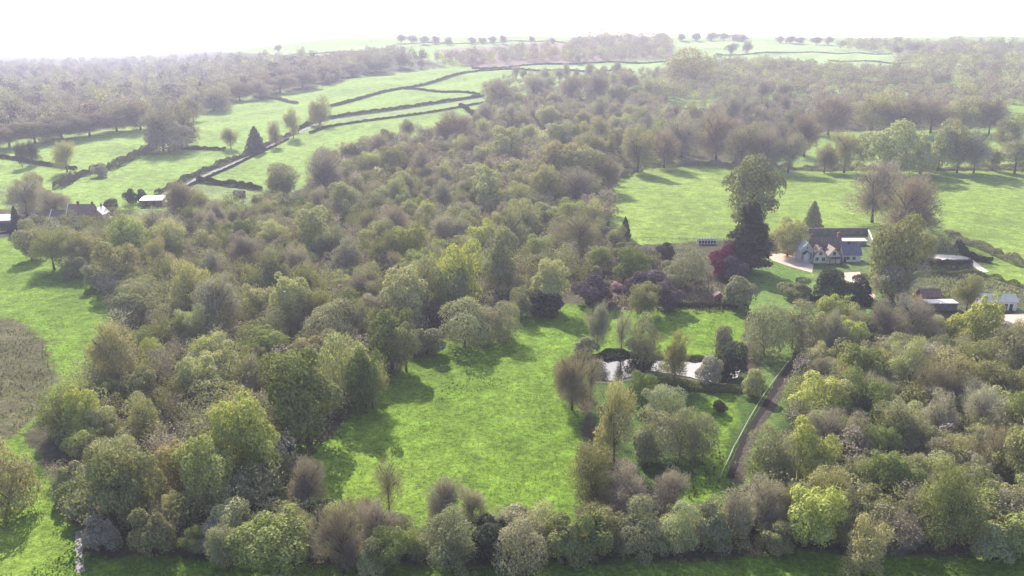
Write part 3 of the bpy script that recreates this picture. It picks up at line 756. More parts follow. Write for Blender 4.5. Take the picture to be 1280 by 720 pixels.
def sheet(name, poly, mat, lift=0.06, step=1.2, flat=None):
    """a thin surface draped over the ground: a grid of the polygon's inside plus its rim"""
    G = hit([q[0] for q in poly], [q[1] for q in poly])[:, :2]
    return sheet_w(name, G, mat, lift, step, flat)
def sheet_w(name, G, mat, lift, step, flat=None):
    import mathutils.geometry as mg
    rim = []
    for i in range(len(G)):
        a, b = G[i], G[(i + 1) % len(G)]; n = max(1, int(np.linalg.norm(b - a) / step))
        rim += [tuple(a + (b - a) * k / n) for k in range(n)]
    x0, y0 = G.min(0); x1, y1 = G.max(0)
    gx, gy = np.meshgrid(np.arange(x0, x1, step), np.arange(y0, y1, step)); gx = gx.ravel(); gy = gy.ravel()
    ins = in_poly(gx, gy, [tuple(q) for q in G])
    pts = [Vector(p) for p in rim] + [Vector(p) for p in zip(gx[ins], gy[ins])]
    v, e, f, *_ = mg.delaunay_2d_cdt(pts, [(i, (i + 1) % len(rim)) for i in range(len(rim))], [list(range(len(rim)))], 1, 1e-4)
    P = np.array([(p.x, p.y) for p in v])
    z = terrain(P[:, 0], P[:, 1]) + lift if flat is None else np.full(len(P), flat)
    me = bpy.data.meshes.new(name); me.from_pydata([(p[0], p[1], q) for p, q in zip(P, z)], [], [list(q) for q in f]); me.update()
    if me.polygons and sum(p.normal.z for p in me.polygons) < 0: me.flip_normals()
    me.materials.append(mat)
    return tag(link(name, me), kind='structure')
def ribbon(name, pts, width, mat, lift=0.07, kind='structure'):
    G = hit([q[0] for q in pts], [q[1] for q in pts])
    Q = resample(G[:, :2], 1.5); d = np.gradient(Q, axis=0); d /= np.linalg.norm(d, axis=1)[:, None]; nrm = np.stack([-d[:, 1], d[:, 0]], 1)
    w = np.broadcast_to(width, (len(Q),)) * (1 + .18 * np.random.default_rng(len(Q)).normal(size=len(Q)))
    V = []
    for s in (-.5, -.17, .17, .5):
        q = Q + nrm * (w * s)[:, None]; V.append(np.column_stack([q, terrain(q[:, 0], q[:, 1]) + lift]))
    V = np.stack(V, 1); n = len(Q); idx = np.arange(n * 4).reshape(n, 4)
    F = np.stack([idx[:-1, :-1], idx[1:, :-1], idx[1:, 1:], idx[:-1, 1:]], -1).reshape(-1, 4)[:, ::-1]
    o = link(name, mesh_from(name, V.reshape(-1, 3), F, mat))
    return tag(o, kind=kind) if kind else o
def resample(G, step):
    seg = np.linalg.norm(np.diff(G, axis=0), axis=1); s = np.concatenate([[0], np.cumsum(seg)]); n = max(3, int(s[-1] / step))
    t = np.linspace(0, s[-1], n); return np.stack([np.interp(t, s, G[:, 0]), np.interp(t, s, G[:, 1])], 1)

GRAVEL = plain('pink_gravel', (0.62, 0.45, 0.36), .95, .15, 2.0)
PALE = plain('pale_paving', (0.62, 0.56, 0.47), .9, .15, 1.0)
MUD = plain('mud', (0.070, 0.055, 0.046), .95, .5, .8, .5); MUD_D = plain('wet_rut', (0.022, 0.018, 0.016), .97, .4, 1.5, .5)
TARMAC = plain('lane_tarmac', (0.19, 0.175, 0.175), .8, .15, .5)
sheet('gravel_drive', [(957,318),(978,317),(1000,323),(1017,331),(1015,341),(990,334),(966,326)], GRAVEL)
sheet('gravel_path', [(1055,341),(1075,340),(1077,350),(1086,360),(1096,372),(1090,373),(1074,356),(1056,350)], GRAVEL)
sheet('yard', [(1246,394),(1300,390),(1300,440),(1268,432),(1245,410)], GRAVEL)
sheet('terrace', [(1160,318),(1192,319),(1211,324),(1212,329),(1160,328)], PALE)
sheet('terrace_path', [(1196,319),(1212,322),(1236,340),(1228,341),(1213,330)], PALE)
sheet('farm_yard', [(-30,286),(10,280),(16,284),(12,290),(-30,300)], PALE)
ribbon('lane', [(606,123),(570,129),(500,140),(440,148),(405,153),(380,162),(345,178),(310,197),(280,209),(240,226),(205,243),(190,256)], 3.6, TARMAC, .12)
ribbon('muddy_track', [(1005,404),(1003,425),(996,450),(980,475),(961,508),(946,530),(933,555),(925,580),(920,603)], 2.5, MUD, .06)
ribbon('rut', [(1003,408),(1000,428),(993,450),(976,474),(956,508),(940,532),(927,556),(918,580),(913,598)], 1.3, MUD_D, .12)
ribbon('stony_path', [(98,664),(99,690),(100,716)], 1.3, plain('path_stone', (.30,.27,.24), .9, .3, 1.0), .06)
# pond
wm_, nt, N, L = nodes('pond_water')
o_ = N('ShaderNodeOutputMaterial'); b_ = N('ShaderNodeBsdfPrincipled'); b_.inputs['Base Color'].default_value = (.022, .02, .016, 1); b_.inputs['Roughness'].default_value = .03; b_.inputs['IOR'].default_value = 2.4
tc = N('ShaderNodeTexCoord'); nz = N('ShaderNodeTexNoise'); nz.inputs['Scale'].default_value = .8; nz.inputs['Detail'].default_value = 3; bp = N('ShaderNodeBump'); bp.inputs['Strength'].default_value = .06; bp.inputs['Distance'].default_value = .05
L(tc.outputs['Object'], nz.inputs['Vector']); L(nz.outputs[0], bp.inputs['Height']); L(bp.outputs[0], b_.inputs['Normal']); L(b_.outputs[0], o_.inputs['Surface'])
POND = [(724,456),(738,449),(765,446),(800,448),(840,450),(880,450),(912,454),(926,462),(922,472),(905,479),(882,478),(862,472),(838,468),(812,464),(795,470),(770,477),(740,476),(726,468)]
pond_z = float(terrain(*POND_C)) + .05
sheet('pond_water', POND, wm_, 0, 1.5, flat=max(float(terrain(*hit([q[0]], [q[1]])[0][:2])) for q in POND) + .03)
BRINK = plain('pond_mud', (.10, .09, .065), .9, .3, .8)
def ring(name, pts, w, mat): ribbon(name, pts, w, mat, .08)
ring('pond_bank', [(724,462),(740,478),(770,479),(796,472),(814,466),(838,470),(862,474),(884,480),(908,481),(926,472)], 1.0, BRINK)

# ------------------------------------------------------------------ trees into the scene
rgt = np.random.default_rng(41)
def place_tree(t):
    ps = PROTO[t['kind']]; crown, trunk = ps[rgt.integers(len(ps))]
    o = thing(NAME[t['kind']] if t['col'] != 'crimson' else 'copper_shrub', None, None, tuple(t['p'] - np.array([0, 0, .05])), rgt.uniform(0, 6.28))
    o.scale = (t['wm'], t['wm'], t['hm'])
    c = np.array(PAL[t['col']][0]) * rgt.uniform(.88, 1.12) * (1 + rgt.normal(0, .02, 3))
    k = link('crown', crown, o); k.color = (*c, 1)
    link('trunk', trunk, o)
    t['ob'] = o
for t in TREES: place_tree(t)
# ------------------------------------------------------------------ hedges: each line of hedge a thing
def hedge(name, label, pts, width, height, colour, group=None, dens=1.0, cat='hedge'):
    G = hit([q[0] for q in pts], [q[1] for q in pts])[:, :2]
    rg = np.random.default_rng(int(abs(pts[0][0] * 7 + pts[0][1] * 13)) + len(pts))
    Q = resample(G, .5)
    dist = np.hypot(Q[:, 0], Q[:, 1]).mean(); size = max(.22, dist * .0008)
    L_ = len(Q) * .5
    if 'scrub' in label: dens *= .55
    n = int(min(110000, dens * L_ * (width + 2 * height) / size ** 2 * 3.6))
    i = rg.integers(0, len(Q) - 1, n); f = rg.random(n)[:, None]
    p = Q[i] * (1 - f) + Q[i + 1] * f
    d = Q[i + 1] - Q[i]; d /= np.maximum(np.linalg.norm(d, axis=1), 1e-6)[:, None]; nr = np.stack([-d[:, 1], d[:, 0]], 1)
    a = rg.uniform(0, math.pi, n)
    rough = 'scrub' in label or 'rough' in label or 'overgrown' in label or name != 'hedge'
    lump = (.30 + 1.25 * vnoise(p[:, 0], p[:, 1], 3.0, 31) ** 1.2) if rough else .82 + .25 * vnoise(p[:, 0], p[:, 1], 1.4, 31) if 'clipped' in label else .62 + .62 * vnoise(p[:, 0], p[:, 1], 2.6, 31)
    rr = 1 - np.abs(rg.normal(0, .16, n))
    # rounded box section
    cs, sn = np.cos(a), np.sin(a)
    ox = np.sign(cs) * np.abs(cs) ** .6 * width * .5 * rr * (.8 + .2 * lump); oz = np.abs(sn) ** .6 * height * rr * lump
    P = np.column_stack([p + nr * ox[:, None], terrain(p[:, 0], p[:, 1]) + oz])
    Nn = np.column_stack([nr * cs[:, None], sn])
    V, F = cards(P, Nn, size * 1.25, size, rg, .6)
    o0 = P.mean(0); o0[2] = terrain(o0[0], o0[1])
    o = link(name, mesh_from(name, V - o0, F, LEAF)); o.location = o0
    o.color = (*(np.array(PAL[colour][0]) * ((.62 if dist > 380 else .85) if colour == 'dark' else .8)), 1)
    return tag(o, label, cat, group)
FH = 'hedges dividing the hill fields'
for lab, pts, w, h, c in [(l, p, w * 1.1, h * 1.2, c) for l, p, w, h, c in [
 ('thin dark hedge in front of the round lone tree and the pair of hedge trees', [(-30,193),(20,200),(60,207),(95,212)], 2.2, 1.8, 'dark'),
 ('thick scrubby hedge running down from the dark corner tree toward the farmhouse', [(192,184),(175,195),(140,211),(118,215),(95,222),(72,236)], 5, 3.0, 'darkolive'),
 ('short dark hedge between the dark corner tree and the lane', [(216,187),(250,187),(282,188)], 2.5, 1.8, 'dark'),
 ('dark hedge along the top of the stable paddock, above the dark shed', [(248,227),(285,232),(326,238)], 3, 2.4, 'dark'),
 ('hedge at the upper corner of the field above the lane-bend tree', [(318,122),(345,124),(372,130)], 3, 2.2, 'mauve'),
 ('long straight hedge climbing the hill between two bright fields', [(412,134),(450,124),(500,112),(545,102),(580,92),(606,86)], 3, 2.0, 'dark'),
 ('short hedge branching off the climbing hedge above the lane', [(505,112),(550,116),(600,119)], 3, 2.0, 'dark'),
 ('level hedge below the narrow strip field near the hilltop', [(600,89),(660,88),(720,89),(782,89)], 3, 2.0, 'dark'),
 ('topmost thin hedge beneath the pinkish ploughed field', [(590,86),(660,82),(740,79),(832,78)], 3, 1.8, 'dark'),
 ('short hedge running down into the brown wood from the lane', [(575,132),(590,142),(602,156)], 3, 2.6, 'dark'),
 ('dark hedge along the upper side of the pale lane', [(604,121),(570,126),(500,136),(440,144),(408,149),(385,156),(372,163)], 2.6, 2.2, 'dark'),
 ('dark hedge along the lower side of the pale lane', [(604,129),(570,135.5),(500,146.5),(440,154.5),(408,159.5),(388,167)], 2.2, 1.5, 'dark'),
 ('scrubby hedge with trees along the lower lane toward the white-roofed stable', [(372,166),(340,178),(305,196),(272,209),(238,223),(196,243)], 3.0, 2.2, 'darkolive'),
 ('low hedge on the near side of the lane beside the stable paddock', [(360,174),(330,189),(290,209),(262,221),(225,238),(208,246)], 1.8, .9, 'dark'),
 ('thin hedge across the pale ridge field under the skyline trees', [(895,69),(960,66),(1040,67),(1115,68)], 3, 1.5, 'mauve'),
 ('short hedge in the pale ridge field, lower right of the skyline trees', [(1036,76),(1100,78),(1168,80)], 3, 1.5, 'mauve'),
 ('faint hedge at the far edge of the pale field on the left skyline', [(330,73),(420,66),(505,62)], 3, 1.6, 'mauve'),
 ('faint hedge at the top of the pinkish ploughed field', [(505,56),(600,54),(700,53),(760,52)], 3, 1.6, 'mauve')]]:
    hedge('hedge', lab, pts, w, h, c, FH)
hedge('hedge', 'rough scrubby hedge along the far top edge of the big pasture', [(775,222),(800,208),(870,206),(960,210),(1060,212),(1160,213),(1300,212)], 5, 3.2, 'grey')
hedge('hedge', 'dark clipped hedge in front of the pale terrace', [(1137,333),(1165,334),(1190,335),(1213,335)], 2.4, 3.0, 'dark')
hedge('hedge', 'curving low hedge between pasture and pale terrace path', [(1198,306),(1206,318),(1220,325),(1240,329)], 2.5, 2.0, 'dark')
hedge('hedge', 'scrubby hedge along the bottom edge of the big pasture', [(1186,290),(1205,304),(1230,312),(1252,322),(1280,334)], 4.5, 2.6, 'ggreen')
hedge('hedge', 'long hedge above the scrub bank, running to the edge of view from the terrace', [(1130,346),(1170,344),(1215,342),(1245,349),(1300,366)], 1.6, 1.5, 'green')
hedge('hedge', 'low pale hedge beside the path below the cottage', [(1078,346),(1092,354),(1106,366)], 2, 1.5, 'green')
hedge('hedge', 'clipped dark hedge between the cottage lawn and the wood', [(1012,378),(1040,380),(1070,382),(1096,384)], 2, 2.2, 'dark')
hedge('hedge', 'dark low hedge closing the top of the pond lawn below the brick store', [(842,383),(880,384),(935,385)], 2, 1.6, 'dark')
hedge('hedge', 'overgrown hedge between the left grass field and the farm yard', [(-20,296),(14,290),(40,294)], 2, 1.4, 'dark')
hedge('reed_bank', 'dark rushy bank along the near edge of the pond', [(800,474),(830,478),(870,486),(920,488),(940,486)], 3.5, 1.4, 'green', cat='reeds')
hedge('reed_bed', 'thin rushy fringe along the far edge of the pond beyond the pale water', [(812,448),(840,449),(880,449)], 1.4, .9, 'green', cat='reeds')
hedge('reed_bed', 'dark overhanging growth along the far edge of the pond', [(742,446),(770,444),(800,445)], 2, 1.6, 'dark', cat='reeds')

# ------------------------------------------------------------------ woods too far off to count, undergrowth, grass: one object each
def lowcrown(rg, bare):
    if bare: return merge([crown_twigs('round', rg, 260, .16, .03), crown_leafy('round', rg, 200, .08, 16, .2)])
    return crown_leafy('round', rg, 650, .085, 18, .1)
rgm = np.random.default_rng(77)
LOW = [(lowcrown(rgm, i % 2 == 0)) for i in range(10)]
def finecrown(rg, bare):
    if bare: return merge([crown_twigs('dome', rg, 420, .15, .014), crown_leafy('dome', rg, 520, .05, 18, .25)])
    return crown_leafy('dome', rg, 1500, .052, 18, .1)
FINE = [finecrown(rgm, i % 2 == 0) for i in range(8)]
def wood(name, poly, spacing, cols, wm, nmax=900, LOW=LOW):
    xs = [q[0] for q in poly]; ys = [q[1] for q in poly]
    cand = np.stack([rgm.uniform(min(xs), max(xs), 14000), rgm.uniform(min(ys), max(ys), 14000)], 1)
    cand = cand[in_poly(cand[:, 0], cand[:, 1], poly)]
    G = hit(cand[:, 0], cand[:, 1]); r2 = (G[:, :2] ** 2).sum(1); G = G[rgm.random(len(G)) < (r2 / r2.max()) ** .9]
    pts = []; cell = {}
    for g in G:
        k = (int(g[0] // spacing), int(g[1] // spacing))
        if any(math.hypot(g[0] - q[0], g[1] - q[1]) < spacing for a in (-1, 0, 1) for b in (-1, 0, 1) for q in cell.get((k[0] + a, k[1] + b), ())): continue
        cell.setdefault(k, []).append(g); pts.append(g)
        if len(pts) >= nmax: break
    parts = []; tint = []
    for g in pts:
        V, F = LOW[rgm.integers(len(LOW))]
        w = wm * rgm.uniform(.65, 1.4); h = w * rgm.uniform(.9, 1.25); a = rgm.uniform(0, 6.28)
        c, s = math.cos(a), math.sin(a)
        P = np.stack([(V[:, 0] * c - V[:, 1] * s) * w, (V[:, 0] * s + V[:, 1] * c) * w, V[:, 2] * h], 1) + g
        parts.append((P, F)); cc = np.array(PAL[pick(cols, rgm)][0]) * rgm.uniform(.8, 1.2); tint.append(np.tile(cc, (len(V), 1)))
    V, F = merge(parts)
    return tag(link(name, mesh_from(name, V, F, LEAF_A, np.concatenate(tint))), kind='stuff')
MIX = dict(mauve=3, grey=2, brown=2, ochre=1.2, ggreen=1.5, pale=1)
MIXL = dict(mauve=3, grey=3, ggreen=2, pale=1.2, dark=1, purple=1.5)
wood('valley_woods', [(-120,185),(-120,82),(0,82),(150,78),(300,74),(440,80),(505,72),(560,84),(470,92),(390,110),(300,122),(235,148),(215,150),(186,156),(60,168),(-60,190)], 9, MIXL, 13, 1500)
wood('valley_edge_woods', [(-60,184),(60,160),(190,150),(240,138),(300,112),(390,98),(470,82),(505,70),(505,64),(440,70),(380,84),(290,100),(220,126),(180,140),(60,148),(-60,168)], 6, dict(mauve=3, brown=3, russet=1.5, grey=1), 11, 420)
wood('belt_woods', [(1010,160),(1010,122),(1250,122),(1250,154)], 9, dict(MIX, russet=2, ochre=2), 12, 160)
wood('far_woods', [(590,84),(640,78),(700,76),(760,78),(840,72),(840,55),(760,50),(720,54),(700,64),(640,66),(540,78)], 11, MIX, 13, 300)
wood('ridge_woods', [(720,53),(760,46),(830,47),(840,60),(830,70),(760,60)], 11, MIX, 14, 120)
wood('plateau_woods', [(820,128),(835,92),(890,82),(1000,86),(1080,92),(1175,100),(1180,112),(1040,110),(1010,124),(900,128)], 9.5, MIX, 13, 420)
wood('edge_woods', [(1170,112),(1180,92),(1120,80),(1180,70),(1330,66),(1330,150),(1250,126),(1240,116)], 13, MIX, 14, 260)
wood('horizon_woods', [(1040,62),(1120,60),(1330,62),(1330,70),(1180,70)], 16, MIX, 15, 160)

def scatter(name, polys, n, size, hgt, cols, seed, maxd=420, upr=True):
    rg = np.random.default_rng(seed); PP = []
    for poly in polys:
        xs = [q[0] for q in poly]; ys = [q[1] for q in poly]
        A = hit([q[0] for q in poly], [q[1] for q in poly])[:, :2]
        lo, hi_ = A.min(0), A.max(0)
        area = abs(np.sum(A[:, 0] * np.roll(A[:, 1], 1) - A[:, 1] * np.roll(A[:, 0], 1))) / 2
        m = int(n * area * ((hi_ - lo).prod() / max(area, 1)))
        q = rg.uniform(lo, hi_, (min(m, 400000), 2)); q = q[in_poly(q[:, 0], q[:, 1], [tuple(a) for a in A])]
        PP.append(q)
    q = np.concatenate(PP); clump = vnoise(q[:, 0], q[:, 1], 4.5, seed) * .6 + vnoise(q[:, 0], q[:, 1], 1.7, seed + 1) * .4
    q = q[rg.random(len(q)) < np.clip((clump - .25) * 2.2, .06, 1)]
    z = terrain(q[:, 0], q[:, 1]); n_ = len(q)
    hh = hgt * rg.uniform(.2, 1, n_)
    P = np.column_stack([q, z + hh * .45])
    ang = rg.uniform(0, 6.28, n_); Nn = np.stack([np.cos(ang), np.sin(ang), np.full(n_, .4)], 1)
    V, F = cards(P, Nn, np.maximum(hh, size * .7), size, rg, .4, np.tile([0, 0, 1.0], (n_, 1)))
    ks = list(cols); w = np.array([cols[k] for k in ks]); ci = rg.choice(len(ks), n_, p=w / w.sum())
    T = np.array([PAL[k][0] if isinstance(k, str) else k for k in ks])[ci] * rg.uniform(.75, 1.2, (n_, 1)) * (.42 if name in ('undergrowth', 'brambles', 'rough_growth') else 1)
    return tag(link(name, mesh_from(name, V, F, LEAF_A, np.repeat(T, 4, 0))), kind='stuff')
MIXU = dict(grey=1, ggreen=2.4, brown=1, olive=3, mauve=1, green=1.2)
wood('understorey', WOOD_LEFT, 4.6, MIXU, 6.6, 900, FINE); wood('understorey', WOOD_RIGHT, 4.2, MIXU, 6.0, 520, FINE)
wood('understorey', [(1270,450),(1700,430),(1800,720),(1270,700)], 4.2, MIXU, 7.0, 420, FINE)
wood('understorey', WOOD_MID, 5.5, dict(MIX, russet=1), 7.5, 900); wood('understorey', WOOD_BELT, 6, MIX, 7, 200); wood('understorey', WOOD_BOTTOM, 2.8, MIXU, 4.0, 260, FINE); wood('understorey', WOOD_UP, 7, MIX, 8, 200)
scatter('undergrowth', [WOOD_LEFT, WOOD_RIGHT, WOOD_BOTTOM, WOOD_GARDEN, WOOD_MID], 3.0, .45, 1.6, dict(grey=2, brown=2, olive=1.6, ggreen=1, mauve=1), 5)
scatter('bank_scrub', [[(1130,348),(1215,344),(1250,352),(1290,366),(1290,392),(1230,366),(1130,378)], [(1150,300),(1190,292),(1205,310),(1195,316),(1160,314)]], 5.0, .4, 1.3, dict(ggreen=2, grey=1, green=1.5), 6)
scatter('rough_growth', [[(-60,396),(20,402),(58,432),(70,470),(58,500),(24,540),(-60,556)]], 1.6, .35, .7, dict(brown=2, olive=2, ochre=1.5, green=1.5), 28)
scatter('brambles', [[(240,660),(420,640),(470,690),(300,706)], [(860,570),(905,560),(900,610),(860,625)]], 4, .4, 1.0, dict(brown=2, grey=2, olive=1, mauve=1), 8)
GR = {(0.16,0.27,0.025): 3, (0.175,0.27,0.035): 2, (0.14,0.24,0.022): 2, (0.19,0.25,0.06): .6}
scatter('meadow_grass', [*[q for q, cc in FIELDS if cc is C_MEADOW and min(v[1] for v in q) > 370 and min(v[0] for v in q) > 0], [(-40,310),(70,318),(118,345),(136,400),(134,445),(110,476),(62,500),(40,545),(66,600),(74,650),(100,690),(105,730),(-40,730)]], 3.0, .2, .3, GR, 9)
scatter('rush_tussocks', [[(488,512),(500,496),(530,488),(560,476),(600,470),(640,478),(600,488),(550,500),(520,512),(494,520)]], 1.6, .4, .6, {(0.12,0.19,0.04): 2, (0.17,0.22,0.06): 1}, 12)
scatter('bottom_grass', [[(80,696),(300,706),(700,708),(1000,694),(1250,700),(1330,740),(-50,740)]], 6, .25, .5, GR, 10)

# ------------------------------------------------------------------ buildings
CREAM = plain('cream_render', (0.72, 0.67, 0.59), .9, .12, .6); WHITE = plain('white_paint', (0.78, 0.77, 0.75), .7, .08, .6); GREYW = plain('grey_render', (0.5, 0.5, 0.52), .9, .15, .6)
PINKW = plain('pink_render', (0.62, 0.44, 0.46), .9, .12, .6); BRICK = tile_material('brick', (0.27, 0.13, 0.095), .9, 2.2); FLINT = plain('old_stone', (0.20, 0.18, 0.165), .95, .35, .8, .3)
RTILE = tile_material('brown_tiles', (0.30, 0.20, 0.165), .8, 2.5); RDARK = tile_material('old_brown_tiles', (0.21, 0.145, 0.13), .85, 2.5); SLATE = tile_material('slate', (0.16, 0.16, 0.22), .55, 2.5)
RPALE = plain('pale_sheet_roof', (0.66, 0.63, 0.66), .5, .10, .7); RGREY = plain('grey_sheet_roof', (0.46, 0.45, 0.43), .5, .12, .7); DARKW = plain('dark_boards', (0.055, 0.050, 0.047), .8, .3, 1.2); GLASS = plain('window_glass', (0.03, 0.035, 0.04), .08, .1, 1)
METALW = plain('white_metal', (0.75, 0.75, 0.74), .4, .05, 1); RUBBER = plain('rubber', (0.02, 0.02, 0.02), .8, .1, 1)

def gable(root, x0, x1, y0, y1, eave, ridge, axis, wall, roof, over=.35, wname='wall', rname='roof', thick=.18, z0=-.6):
    w = MB()
    if axis == 'x':
        ym = (y0 + y1) / 2; sec = [(y0, z0), (y1, z0), (y1, eave), (ym, ridge), (y0, eave)]
        vs = [(x, y, z) for x in (x0, x1) for y, z in sec]
    else:
        xm = (x0 + x1) / 2; sec = [(x0, z0), (x1, z0), (x1, eave), (xm, ridge), (x0, eave)]
        vs = [(x, y, z) for y in (y1, y0) for x, z in sec]
    w.add(vs, [(4, 3, 2, 1, 0), (5, 6, 7, 8, 9)] + [(i, (i + 1) % 5, 5 + (i + 1) % 5, 5 + i) for i in range(5)])
    wo = w.build(wname, wall, root)
    r = MB(); k = .02
    a0, a1 = (x0 - over, x1 + over) if axis == 'x' else (y0 - over, y1 + over)
    b0, b1 = (y0, y1) if axis == 'x' else (x0, x1)
    bm = (b0 + b1) / 2; sl = (ridge - eave) / (bm - b0)
    lo = eave - over * sl
    sec = [(b0 - over, lo + k), (bm, ridge + k), (b1 + over, lo + k), (b1 + over, lo + thick), (bm, ridge + thick + .05), (b0 - over, lo + thick)]
    vs = [((a, b, z) if axis == 'x' else (b, a, z)) for a in (a0, a1) for b, z in sec]
    fs = [(0, 1, 7, 6), (1, 2, 8, 7), (2, 3, 9, 8), (3, 4, 10, 9), (4, 5, 11, 10), (5, 0, 6, 11), (0, 5, 4, 1), (1, 4, 3, 2), (6, 7, 10, 11), (7, 8, 9, 10)]
    r.add(vs, fs); ro = r.build(rname, roof, root)
    return wo, ro
def win(root, x, z, w, h, y, name='window', face='y', deep=.05, mat=None):
    f = MB()
    b = .07
    if face == 'y':
        for q in ((x - w/2 - b, x + w/2 + b, z - b, z), (x - w/2 - b, x + w/2 + b, z + h, z + h + b), (x - w/2 - b, x - w/2, z, z + h), (x + w/2, x + w/2 + b, z, z + h), (x - .03, x + .03, z, z + h)):
            f.box(q[0], q[1], y - deep, y + .03, q[2], q[3])
        g = MB().box(x - w/2, x + w/2, y - deep + .025, y + .02, z, z + h)
    else:
        for q in ((x - w/2 - b, x + w/2 + b, z - b, z), (x - w/2 - b, x + w/2 + b, z + h, z + h + b), (x - w/2 - b, x - w/2, z, z + h), (x + w/2, x + w/2 + b, z, z + h)):
            f.box(y - deep, y + deep, q[0], q[1], q[2], q[3])
        g = MB().box(y - .03, y + .03, x - w/2, x + w/2, z, z + h)
    o = f.build(name, mat or WHITE, root); g.build('pane', GLASS, o); return o
def door(root, x, w, h, y, mat):
    o = MB().box(x - w/2, x + w/2, y - .05, y + .03, -.5, h).build('door', mat, root)
    MB().box(x + w*.32, x + w*.42, y - .1, y - .05, h*.45, h*.5).build('handle', METALW, o); return o
def chimney(root, x, y, z0, z1, w=.7):
    o = MB().box(x - w/2, x + w/2, y - w/2, y + w/2, z0, z1).box(x - w/2 - .08, x + w/2 + .08, y - w/2 - .08, y + w/2 + .08, z1 - .3, z1 - .12).build('chimney', BRICK, root)
    MB().tube([(x, y, z1), (x, y, z1 + .45)], [.16, .13], 8).build('chimney_pot', RTILE, o)

# gabled cottage
p = H1(1039, 329)
ct = thing('cottage', 'gabled cream cottage with brown tiled roofs, a glare-coloured end roof and a slate wing', 'house', p)
gable(ct, -5.5, 5.6, 5.2, 11.4, 3.6, 7.3, 'x', CREAM, RDARK)
wA, rA = gable(ct, -6.3, -1.75, 0, 8.2, 2.7, 5.5, 'y', CREAM, RTILE, wname='gable_wing', rname='gable_roof')
wB, rB = gable(ct, -1.7, 2.9, -.4, 8.2, 2.7, 5.4, 'y', CREAM, RTILE, wname='gable_wing', rname='gable_roof')
gable(ct, -10.8, -6.4, 1.0, 8.0, 4.6, 7.2, 'y', GREYW, RPALE, wname='end_wing', rname='glare_pale_roof')  # sun glare on this end roof is put into its pale colour
gable(ct, 4.6, 10.8, 1.2, 6.2, 2.9, 5.6, 'x', CREAM, SLATE, wname='low_wing', rname='slate_roof')
for x, z, y in ((-4.0, 3.0, 0), (0.6, 3.0, -.4)): win(ct, x, z, .9, 1.1, y, 'gable_window', mat=DARKW)
for x, z, y in ((-5.2, .9, 0), (-2.9, .9, 0), (6.3, .9, 1.2), (8.4, .9, 1.2)): win(ct, x, z, 1.1, 1.2, y)
for x in (-10.1, -9.3, -7.9, -7.1): win(ct, x, 1.2, .5, 2.6, 1.0, 'tall_window')
win(ct, -8.6, 4.9, .7, 1.0, 1.0, 'gable_window')
gable(ct, -9.9, -8.2, -.6, .95, 3.4, 4.3, 'y', GREYW, DARKW, .2, 'bay', 'bay_roof')
door(ct, 5.2, .9, 2.0, 1.2, DARKW)
po = MB().box(-1.6, 2.8, -2.3, -.45, 2.15, 2.35)
for x in (-1.5, .6, 2.6): po.box(x - .07, x + .07, -2.25, -2.1, -.5, 2.15)
po.build('porch', DARKW, ct)
dm = MB().box(-8.0, -6.9, 2.6, 4.4, 5.0, 6.6).build('dormer', DARKW, ct)
chimney(ct, -5.0, 8.2, 6.2, 8.6); chimney(ct, 4.9, 8.3, 6.0, 9.3, .9); chimney(ct, -9.3, 7.4, 6.2, 8.2, .6); chimney(ct, -1.7, 6.0, 4.0, 6.6, .6)
# walled garden behind it
def wall_run(name, label, pts, h, mat, cap):
    G = hit([q[0] for q in pts], [q[1] for q in pts])
    o0 = Vector(G[0]); root = thing(name, label, 'wall', o0)
    m = MB(); c = MB()
    for a, b in zip(G[:-1], G[1:]):
        d = Vector((b[0] - a[0], b[1] - a[1], 0)).normalized(); n = Vector((-d.y, d.x, 0)) * .22
        for mb, ex, z0, z1 in ((m, 1.0, -.6, h), (c, 1.35, h, h + .14)):
            vs = []
            for q, zz in ((a, 0), (b, 0)):
                for s in (-1, 1):
                    for z in (z0, z1): v = Vector((q[0] - o0.x, q[1] - o0.y, q[2] - o0.z + z)) + n * (s * ex); vs.append(tuple(v))
            mb.add(vs, [(0, 1, 3, 2), (4, 6, 7, 5), (0, 4, 5, 1), (2, 3, 7, 6), (1, 5, 7, 3), (0, 2, 6, 4)])
    m.build('wall_face', mat, root); c.build('coping', cap, root); return root
wall_run('garden_wall', 'long dark stone wall across the back of the cottage garden', [(998,293.5),(1040,293.5),(1084,293)], 2.6, FLINT, RDARK)
wall_run('garden_wall', 'pale-topped wall along the right side of the cottage garden', [(1084.5,293),(1091,309)], 2.0, FLINT, PALE)
p = H1(1066, 306); g = thing('garden_shed', 'long low white-roofed shed inside the walled garden', 'shed', p)
w_ = MB().box(-4.6, 4.6, -1.2, 1.2, -.5, 1.7).build('wall', FLINT, g); MB().add([(-4.8,-1.4,1.72),(4.8,-1.4,1.72),(4.8,1.4,2.15),(-4.8,1.4,2.15),(-4.8,-1.4,1.84),(4.8,-1.4,1.84),(4.8,1.4,2.27),(-4.8,1.4,2.27)], [(3,2,1,0),(4,5,6,7),(0,1,5,4),(1,2,6,5),(2,3,7,6),(3,0,4,7)]).build('roof', WHITE, g)
win(g, 2, .5, .9, .8, -1.2); door(g, -2, .9, 1.6, -1.2, DARKW)

# white outbuilding by the yard
p = H1(1248, 388); ob = thing('outbuilding', 'low white outbuilding with a pale grey roof beside the pink yard', 'outbuilding', p, math.radians(-4))
gable(ob, -5.0, 5.0, 0, 5, 2.7, 4.2, 'x', WHITE, RGREY)
for x in (-3.4, -.9): win(ob, x, 1.0, .9, 1.0, 0, mat=DARKW)
for x in (1.9, 3.4): door(ob, x, .9, 2.0, 0, DARKW)
